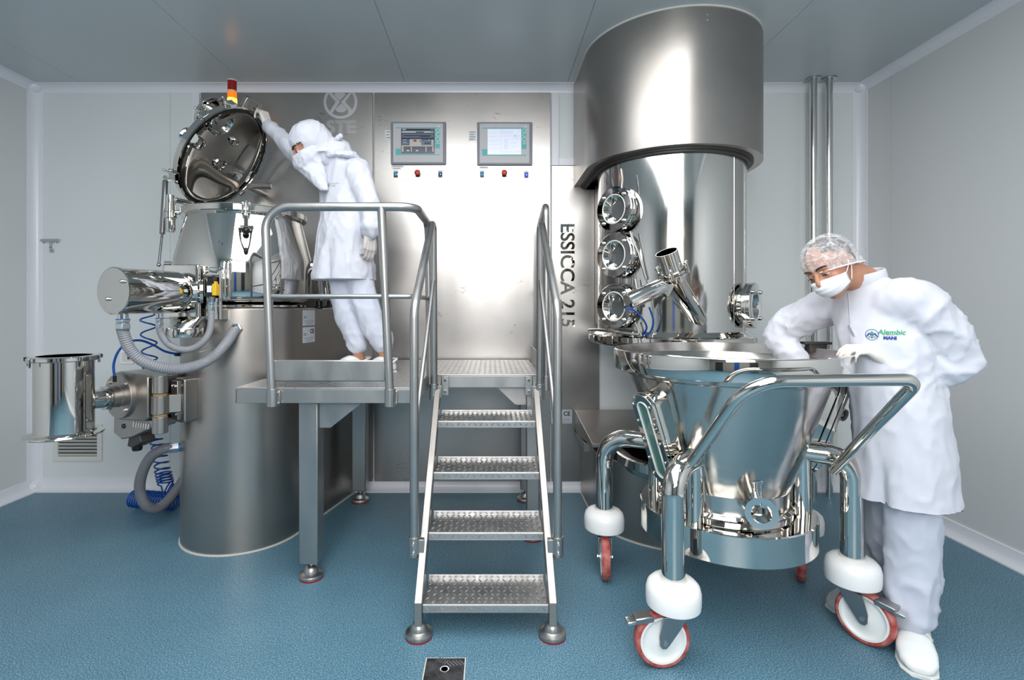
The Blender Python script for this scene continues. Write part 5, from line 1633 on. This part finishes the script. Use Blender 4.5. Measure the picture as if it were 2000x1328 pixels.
    g = hand_mb(((.45, .6, .5), (.5, .7, .5), (.55, .75, .5), (.6, .8, .5)), (.75, .50, -.45), .03, 1, .3)
    place_hand(g, wrL + V((0, 0, .012)), V((-.03, -.02, -1)), V((.62, -.78, 0)))
    remesh(g, .0034, 3).build('glove', glove_g, root, smooth=180)
    # hood: close-fitting cloth over crown and nape, knotted behind
    b = MB()
    b.sphere((0, .018, .046), (.096, .118, .098), 30, 20, hm)
    b.sphere((0, .055, .01), (.088, .085, .10), 24, 16, hm)
    limb(b, [hm @ V((0, .05, -.03)), hm @ V((0, .07, -.09)), neck + V((.02, -.01, -.01))], [.080, .082, .10])
    hd_ = remesh(b, .0075, 8, disp=make_folds(.005, 14, 8, .0015, 40, 9))
    ci = hm.inverted()
    keep = []
    for f in hd_.f:
        c = ci @ (sum((hd_.v[i] for i in f), V((0, 0, 0))) / len(f))
        if c.y < -.050 and c.z < .034 and abs(c.x) < .075: continue
        keep.append(f)
    hd_.f = keep
    hood = hd_.build('hood', cloth, root, smooth=180)
    md = hood.modifiers.new('thick', 'SOLIDIFY'); md.thickness = .004
    # face cloth, hanging to a point on the chest
    b = MB()
    sects = []
    for t in range(11):
        f = t / 10.0
        c = hm @ V((0, -.035 - .02 * math.sin(f * 2.2), -.012 - .095 * min(1, f * 1.6))) if f < .5 else None
        if c is None:
            g_ = (f - .5) / .5
            c = (hm @ V((0, -.052, -.095))).lerp(P(634, 372, 2.93), g_)
        wdt = .086 if f < .35 else .086 - (.068) * ((f - .35) / .65)
        dpt = .092 if f < .35 else .092 - .074 * ((f - .35) / .65)
        ax_x = hm.to_3x3() @ V((1, 0, 0)); ax_y = hm.to_3x3() @ V((0, 1, 0))
        if f > .5:
            ax_x = ax_x.lerp(Lf, (f - .5) * 1.6).normalized(); ax_y = ax_y.lerp(-Fw, (f - .5) * 1.6).normalized()
        sects.append((c, ax_x * wdt, ax_y * dpt))
    b.loft(sects, 28)
    b.loft([(hm @ V((.0, .03, -.07)), Lf * .10, Fw * .10), (neck + V((.03, -.01, -.02)), Lf * .15, Fw * .11), (neck + V((.035, -.01, -.055)), Lf * .17, Fw * .115)], 28)
    mk = remesh(b, .007, 7, disp=make_folds(.008, 16, 16, .002, 50, 5))
    mask = mk.build('face_cloth', cloth, root, smooth=180)
    # knot behind the head
    k0 = hm @ V((.05, .115, -.035))
    MB().tube(catmull([k0 - V((.05, 0, .03)), k0, k0 + V((.045, -.01, .028))], 6), [.012, .012, .011, .010, .009, .008, .007, .008, .010, .013, .015, .016, .012], 10).sphere(k0 + V((.048, -.01, .03)), .016, 14, 10).build('cloth_knot', cloth, mask, smooth=180)
    # breast emblem, pale
    dd = -Fw
    o = P(651, 361, 2.95)
    ux = V((0, 0, 1)).cross(Fw).normalized()
    M = frame(o + Fw * .2, Fw)
    def dec(b, m, nm):
        project(b, bvh, -Fw, .0022).build(nm, m, coat, smooth=0, raw=True)
    bb_ = MB()
    ro = arc2(-.020, 0, .0125, 0, 360, 24)[:-1]; ri = arc2(-.020, 0, .0108, 0, 360, 24)[:-1]
    for i in range(24):
        j = (i + 1) % 24
        bb_.add([V((*ro[i], 0)), V((*ro[j], 0)), V((*ri[j], 0)), V((*ri[i], 0))], [(0, 1, 2, 3)], M)
    for x0, x1 in ((-.028, -.024), (-.024, -.020), (-.020, -.016), (-.016, -.012)):
        up_ = 1 if x0 in (-.028, -.020) else -1
        z0 = -.006 * up_; bb_.add([V((x0 - .001, z0, 0)), V((x0 + .001, z0, 0)), V((x1 + .001, -z0, 0)), V((x1 - .001, -z0, 0))], [(0, 1, 2, 3)], M)
    dec(bb_, logo_grey, 'emblem')
    dec(text_mb('Alembic', .016, M @ Matrix.Translation((.022, .005, 0)), 0, shear=.2), logo_pale, 'lettering')
    dec(text_mb('MANI', .011, M @ Matrix.Translation((.016, -.009, 0)), 0), logo_grey, 'lettering')
    clog(toeR, heelR, ZP, root); clog(toeL, heelL, ZP, root)
    return root
person_one()

# ============================================================ worker at the trolley
def person_two():
    root = thing('person', (1.66, 2.06, 0), 'man in white coat, hair net and face mask bending over the trolley bowl', 'person')
    Fw = V((-.82, -.57, 0)).normalized(); Lf = V((.57, -.82, 0)).normalized()
    hc = P(1621, 521, 2.10)
    hm = head_matrix(hc, (-.80, -.40, -.50), (0, 0, 1), -.30)
    neck = P(1690, 552, 2.12)
    shL = P(1788, 592, 1.98); elL = P(1868, 706, 1.97); wrL = P(1742, 706, 2.02)
    shR = P(1632, 592, 2.28); elR = P(1528, 648, 2.43); wrR = P(1552, 700, 2.36)
    hipL = P(1764, 800, 2.03); hipR = P(1740, 800, 2.12)
    knL = P(1782, 1010, 2.015); knR = P(1732, 1000, 2.17)
    anL = P(1786, 1215, 2.03); anR = P(1738, 1165, 2.27)
    b = MB()
    head_mb(b, hm)
    limb(b, [hm @ V((0, .04, -.05)), neck, neck + V((.01, 0, -.06))], [.058, .062, .07])
    b.loft([(P(1752, 800, 2.07), Lf * .13, Fw * .09), (P(1745, 730, 2.08), Lf * .125, Fw * .09), (P(1722, 650, 2.10), Lf * .14, Fw * .10), (P(1712, 590, 2.12), Lf * .14, Fw * .08), (neck, Lf * .06, Fw * .06)])
    hL = P(1680, 684, 2.0)
    limb(b, [shL, elL, wrL], [.05, .042, .023])
    limb(b, [shR, elR, wrR], [.05, .042, .023])
    limb(b, [hipR, knR, anR], [.085, .055, .036]); limb(b, [hipL, knL, anL], [.085, .055, .036])
    toeL, heelL = (1.565, 1.862), (1.715, 2.105)
    toeR, heelR = (1.515, 2.285), (1.785, 2.30)
    for an, toe, heel in ((anR, toeR, heelR), (anL, toeL, heelL)):
        tv = V((toe[0], toe[1], .045)); hv = V((heel[0], heel[1], .045))
        limb(b, [an, hv.lerp(tv, .28), hv.lerp(tv, .75)], [.036, .036, .028])
    body = remesh(b, .0065, 4).build('body', skin, root, smooth=180)
    eyes(hm, body)
    # trousers
    b = MB()
    limb(b, [hipR, knR, anR + V((0, 0, .04))], [.090, .080, .068])
    limb(b, [hipL, knL, P(1782, 1190, 2.03) + V((0, 0, .0))], [.090, .086, .084])
    b.loft([(P(1752, 880, 2.07), Lf * .15, Fw * .12), (P(1752, 780, 2.07), Lf * .15, Fw * .12)])
    remesh(b, .012, 6, disp=make_folds(.012, 7, 4, .002, 45, 3.0, lambda p: 1.4 if p.z < .3 else .9)).build('trousers', cloth2, root, smooth=180)
    # coat
    b = MB()
    b.loft([(P(1768, 992, 2.05), Lf * .168, Fw * .168), (P(1764, 900, 2.05), Lf * .160, Fw * .158), (P(1756, 800, 2.06), Lf * .158, Fw * .148), (P(1742, 730, 2.07), Lf * .155, Fw * .130), (P(1722, 660, 2.09), Lf * .160, Fw * .128), (P(1712, 612, 2.11), Lf * .165, Fw * .118), (P(1706, 580, 2.12), Lf * .14, Fw * .10), (P(1700, 560, 2.12), Lf * .095, Fw * .085), (P(1692, 545, 2.12), Lf * .073, Fw * .072)], 44)
    limb(b, [shL + V((-.05, .05, .0)), shL, elL, wrL.lerp(elL, .28)], [.085, .088, .078, .050])
    limb(b, [shR + V((.04, -.05, .0)), shR, elR, wrR], [.085, .082, .072, .055])
    fl = make_folds(.0095, 8, 2.6, .002, 40, 2.0)
    fs = make_folds(.013, 9, 9, .003, 30, 4.0)
    def disp(p, n):
        aL = min((p - elL).length, (p - (shL + elL) / 2).length, (p - (elL + wrL) / 2).length, (p - elR).length)
        k = max(0.0, min(1.0, (.20 - aL) / .08))
        d = fl(p, n) * (1 - k) + fs(p, n) * k
        d *= 1 - .85 * math.exp(-((p - P(1725, 655, 1.97)).length / .09) ** 2)
        if p.z < .78 and n.dot(Fw) > .1:
            t = (.78 - p.z) / .2
            q = (p - P(1706, 980, 1.95)); side = abs(q.dot(Lf))
            d -= .04 * t * math.exp(-(side / .022) ** 2)
        return d
    ct = remesh(b, .0105, 5, disp=disp)
    for p in ct.v: p.z = max(p.z, .588)
    coat = ct.build('coat', cloth, root, smooth=60)
    bvh = BVHTree.FromPolygons(ct.v, ct.f)
    # stand collar
    cu = (P(1690, 538, 2.12) - P(1700, 560, 2.12)).normalized()
    cdir = V((-.28, -.05, .95)).normalized()
    MB().lathe([(.074, -.02), (.078, .0), (.076, .026), (.072, .030), (.069, .026), (.070, -.02)], P(1689, 545, 2.12), cdir, 44, closed=True).build('collar', cloth, coat, smooth=60)
    # placket down the front
    def on_coat(px, py, off=.003):
        o = V((0, 0, H)); d = (P(px, py, 2.0) - o).normalized()
        h = bvh.ray_cast(o, d)
        return None if h[0] is None else h[0] - d * off
    ln = [q for q in (on_coat(1657 + (py - 572) * .055, py) for py in range(572, 690, 6)) if q is not None and q.y < 2.3]
    MB().tube(ln, .0015, 6).build('front_placket', cloth2, coat, smooth=180)
    za, zb_ = on_coat(1657, 636, .005), on_coat(1668, 656, .007)
    if za and zb_: MB().tube([za, zb_], [.0035, .0025], 8).build('zip_pull', zinc, coat)
    # knitted cuffs
    d = (wrL - elL).normalized()
    MB().lathe([(.030, -.05), (.040, -.048), (.041, 0), (.038, .045), (.034, .05), (.028, .05)], wrL - d * .035, d, 30, closed=True).build('cuff', cloth2, coat, smooth=60)
    d = (wrR - elR).normalized()
    MB().lathe([(.030, -.03), (.042, -.028), (.041, .03), (.028, .032)], wrR, d, 30, closed=True).build('cuff', cloth2, coat, smooth=60)
    # gloves: the near hand bends over the bowl rim
    g = hand_mb(((.55, .75, .5), (.60, .8, .5), (.65, .85, .5), (.7, .9, .5)), (.85, .35, -.6), .03, -1, .25)
    place_hand(g, P(1722, 704, 2.01), V((-.80, .02, .50)), V((.45, -.28, .85)))
    remesh(g, .0034, 3).build('glove', glove_m, root, smooth=180)
    g = hand_mb(((.5, .6, .5),) * 4, (.7, .5, -.4), .03, 1, .3)
    place_hand(g, wrR, V((-.55, -.35, -.6)), V((-.3, .4, .8)))
    remesh(g, .0034, 3).build('glove', glove_m, root, smooth=180)
    # hair, net, mask
    b = MB().sphere((0, .018, .040), (.0815, .0945, .0765), 30, 20, hm)
    b.sphere((0, .050, .0), (.070, .058, .07), 24, 16, hm)
    b.v = [p for p in b.v]
    hr = remesh(b, .006, 3, disp=lambda p, n: .003 * noise.noise(p * 60))
    ci = hm.inverted()
    keep = []
    for f in hr.f:
        c = ci @ (sum((hr.v[i] for i in f), V((0, 0, 0))) / len(f))
        if c.z < .052 - .9 * min(0.0, c.y + .0) * .6 - (.10 if c.y > .03 else 0.0) and c.y < .06: continue
        if c.z < -.05: continue
        keep.append(f)
    hr.f = keep
    hr.build('hair', hair_m, root, smooth=180)
    # net: loose pleated bag with an elastic edge
    nb = MB(); rings = []
    ns, nr = 72, 14
    for i in range(nr + 1):
        th = math.radians(100) * i / nr
        ring = []
        for k in range(ns):
            a = 2 * PI * k / ns
            w = math.sin(th)
            plt = 1 + .020 * math.sin(a * 18) * w + .02 * noise.noise(V((math.cos(a) * 2, math.sin(a) * 2, th * 2)))
            x = .093 * w * math.cos(a) * plt
            y = .020 + .113 * w * math.sin(a) * plt
            z = .042 + .088 * math.cos(th) * (1 if th < PI / 2 else 1.6) * plt
            z -= .36 * (y + .10) * (i / nr) ** 4
            ring.append(hm @ V((x, y, z)))
        rings.append(ring)
    vs = [rings[0][0]] + [p for r in rings[1:] for p in r]
    fs = [(0, 1 + k, 1 + (k + 1) % ns) for k in range(ns)]
    for i in range(nr - 1):
        for k in range(ns):
            j = (k + 1) % ns
            fs.append((1 + i * ns + k, 1 + i * ns + j, 1 + (i + 1) * ns + j, 1 + (i + 1) * ns + k))
    net = nb.add(vs, fs).build('hair_net', hairnet_m, root, smooth=180)
    MB().tube(rings[-1], .0028, 8, closed=True).build('elastic_edge', mask_m, net, smooth=180)
    # surgical mask
    mv, mf = [], []
    nu, nv_ = 22, 12
    for i in range(nv_ + 1):
        f = i / nv_
        for k in range(nu + 1):
            a = math.radians(-82 + 164 * k / nu)
            r_x = .074 - .010 * f; r_y = .086 + .012 * math.sin(PI * min(1, f * 1.1)) - .022 * max(0, f - .6)
            z = -.014 - .080 * f
            hgt = 1 - .45 * abs(math.sin(a)) ** 3
            z = -.052 + (z + .052) * hgt
            y = -.026 - (r_y - (.004 if i % 3 == 0 else 0)) * math.cos(a) * (1 if f < .85 else .94)
            mv.append(hm @ V((r_x * math.sin(a), y, z)))
    for i in range(nv_):
        for k in range(nu):
            q = i * (nu + 1) + k
            mf.append((q, q + 1, q + nu + 2, q + nu + 1))
    mk = MB().add(mv, mf).build('face_mask', mask_m, root, smooth=180)
    md = mk.modifiers.new('thick', 'SOLIDIFY'); md.thickness = .003
    for s_ in (-1, 1):
        e = hm @ V((s_ * .080, .016, .018))
        for z0 in (-.018, -.078):
            p0 = hm @ V((s_ * .0735, -.038, -.052 + (z0 + .052) * .58))
            MB().tube(catmull([p0, p0.lerp(e, .5) + (hm.to_3x3() @ V((s_ * .007, 0, 0))), e], 6), .0016, 6).build('ear_loop', mask_m, mk, smooth=180)
    # breast emblem and lettering
    o = P(1722, 655, 1.95)
    vd = (o - V((0, 0, H))).normalized()
    M = frame(o, V((-.60, -.80, 0)), (0, 0, 1))
    pd = V((.60, .80, 0))
    def dec(b, m, nm): project(b, bvh, pd, .003).build(nm, m, coat, smooth=0, raw=True)
    def flat(b, poly, z=0): b.add([V((x, y, 0)) for x, y in poly], [tuple(range(len(poly)))], M)
    R1 = .0215; cxl = -.030
    b = MB()
    ro = arc2(cxl, 0, R1, 0, 360, 32)[:-1]; ri = arc2(cxl, 0, R1 - .0016, 0, 360, 32)[:-1]
    for i in range(32):
        j = (i + 1) % 32; flat(b, [ro[i], ro[j], ri[j], ri[i]])
    for s_ in (-1, 1):
        flat(b, [(cxl + s_ * .0195, -.008), (cxl + s_ * .0155, -.008), (cxl + s_ * .006, .0035), (cxl + s_ * .010, .0075)])
        flat(b, [(cxl + s_ * .006, .0045), (cxl + s_ * .0095, .0065), (cxl + s_ * .002, -.0055), (cxl, -.0015)])
    flat(b, [(cxl - .004, -.010), (cxl, -.0145), (cxl + .004, -.010), (cxl, -.0075)])
    dec(b, logo_blue, 'emblem')
    b = MB()
    flat(b, [(cxl - .006, .006), (cxl, .0145), (cxl + .006, .006), (cxl + .002, .002), (cxl - .002, .002)])
    for s_ in (-1, 1):
        flat(b, [(cxl + s_ * .0005, -.0015), (cxl + s_ * .004, -.0035), (cxl + s_ * .0135, -.012), (cxl + s_ * .009, -.013)])
    dec(b, logo_green, 'emblem')
    dec(text_mb('Alembic', .026, M @ Matrix.Translation((.030, .0105, 0)), 0, shear=.22, bold=.0004), logo_green, 'lettering')
    dec(text_mb('MANI', .0165, M @ Matrix.Translation((.026, -.0115, 0)), 0, bold=.0009), logo_blue, 'lettering')
    b = MB(); b.box((.022, .0005, 0), (.038, .0008, .0001), M); dec(b, logo_green, 'strapline')
    # shoes
    s1 = clog(toeL, heelL, 0, root, True, .061); clog(toeR, heelR, 0, root, True, .054)
    d = (V((toeL[0], toeL[1], 0)) - V((heelL[0], heelL[1], 0))).normalized(); sd = V((-d.y, d.x, 0))
    c = V((heelL[0], heelL[1], 0)) + d * .175
    pts = [c + sd * .048 + d * .02 + V((0, 0, .066)), c + sd * .042 + d * .004 + V((0, 0, .076)), c + sd * .040 - d * .018 + V((0, 0, .084)), c + sd * .052 - d * .024 + V((0, 0, .068)), c + sd * .0545 - d * .004 + V((0, 0, .058))]
    MB().tube(catmull(pts, 6), .003, 8).build('buckle', black_pl, s1, smooth=180)
    MB().tube(catmull([c + sd * .055 - d * .06 + V((0, 0, .06)), c + sd * .03 - d * .05 + V((0, 0, .098)), c - d * .045 + V((0, 0, .104)), c - sd * .03 - d * .05 + V((0, 0, .098)), c - sd * .055 - d * .06 + V((0, 0, .06))], 6), .009, 8).build('instep_strap', shoe_m, s1, smooth=180)
    return root
person_two()
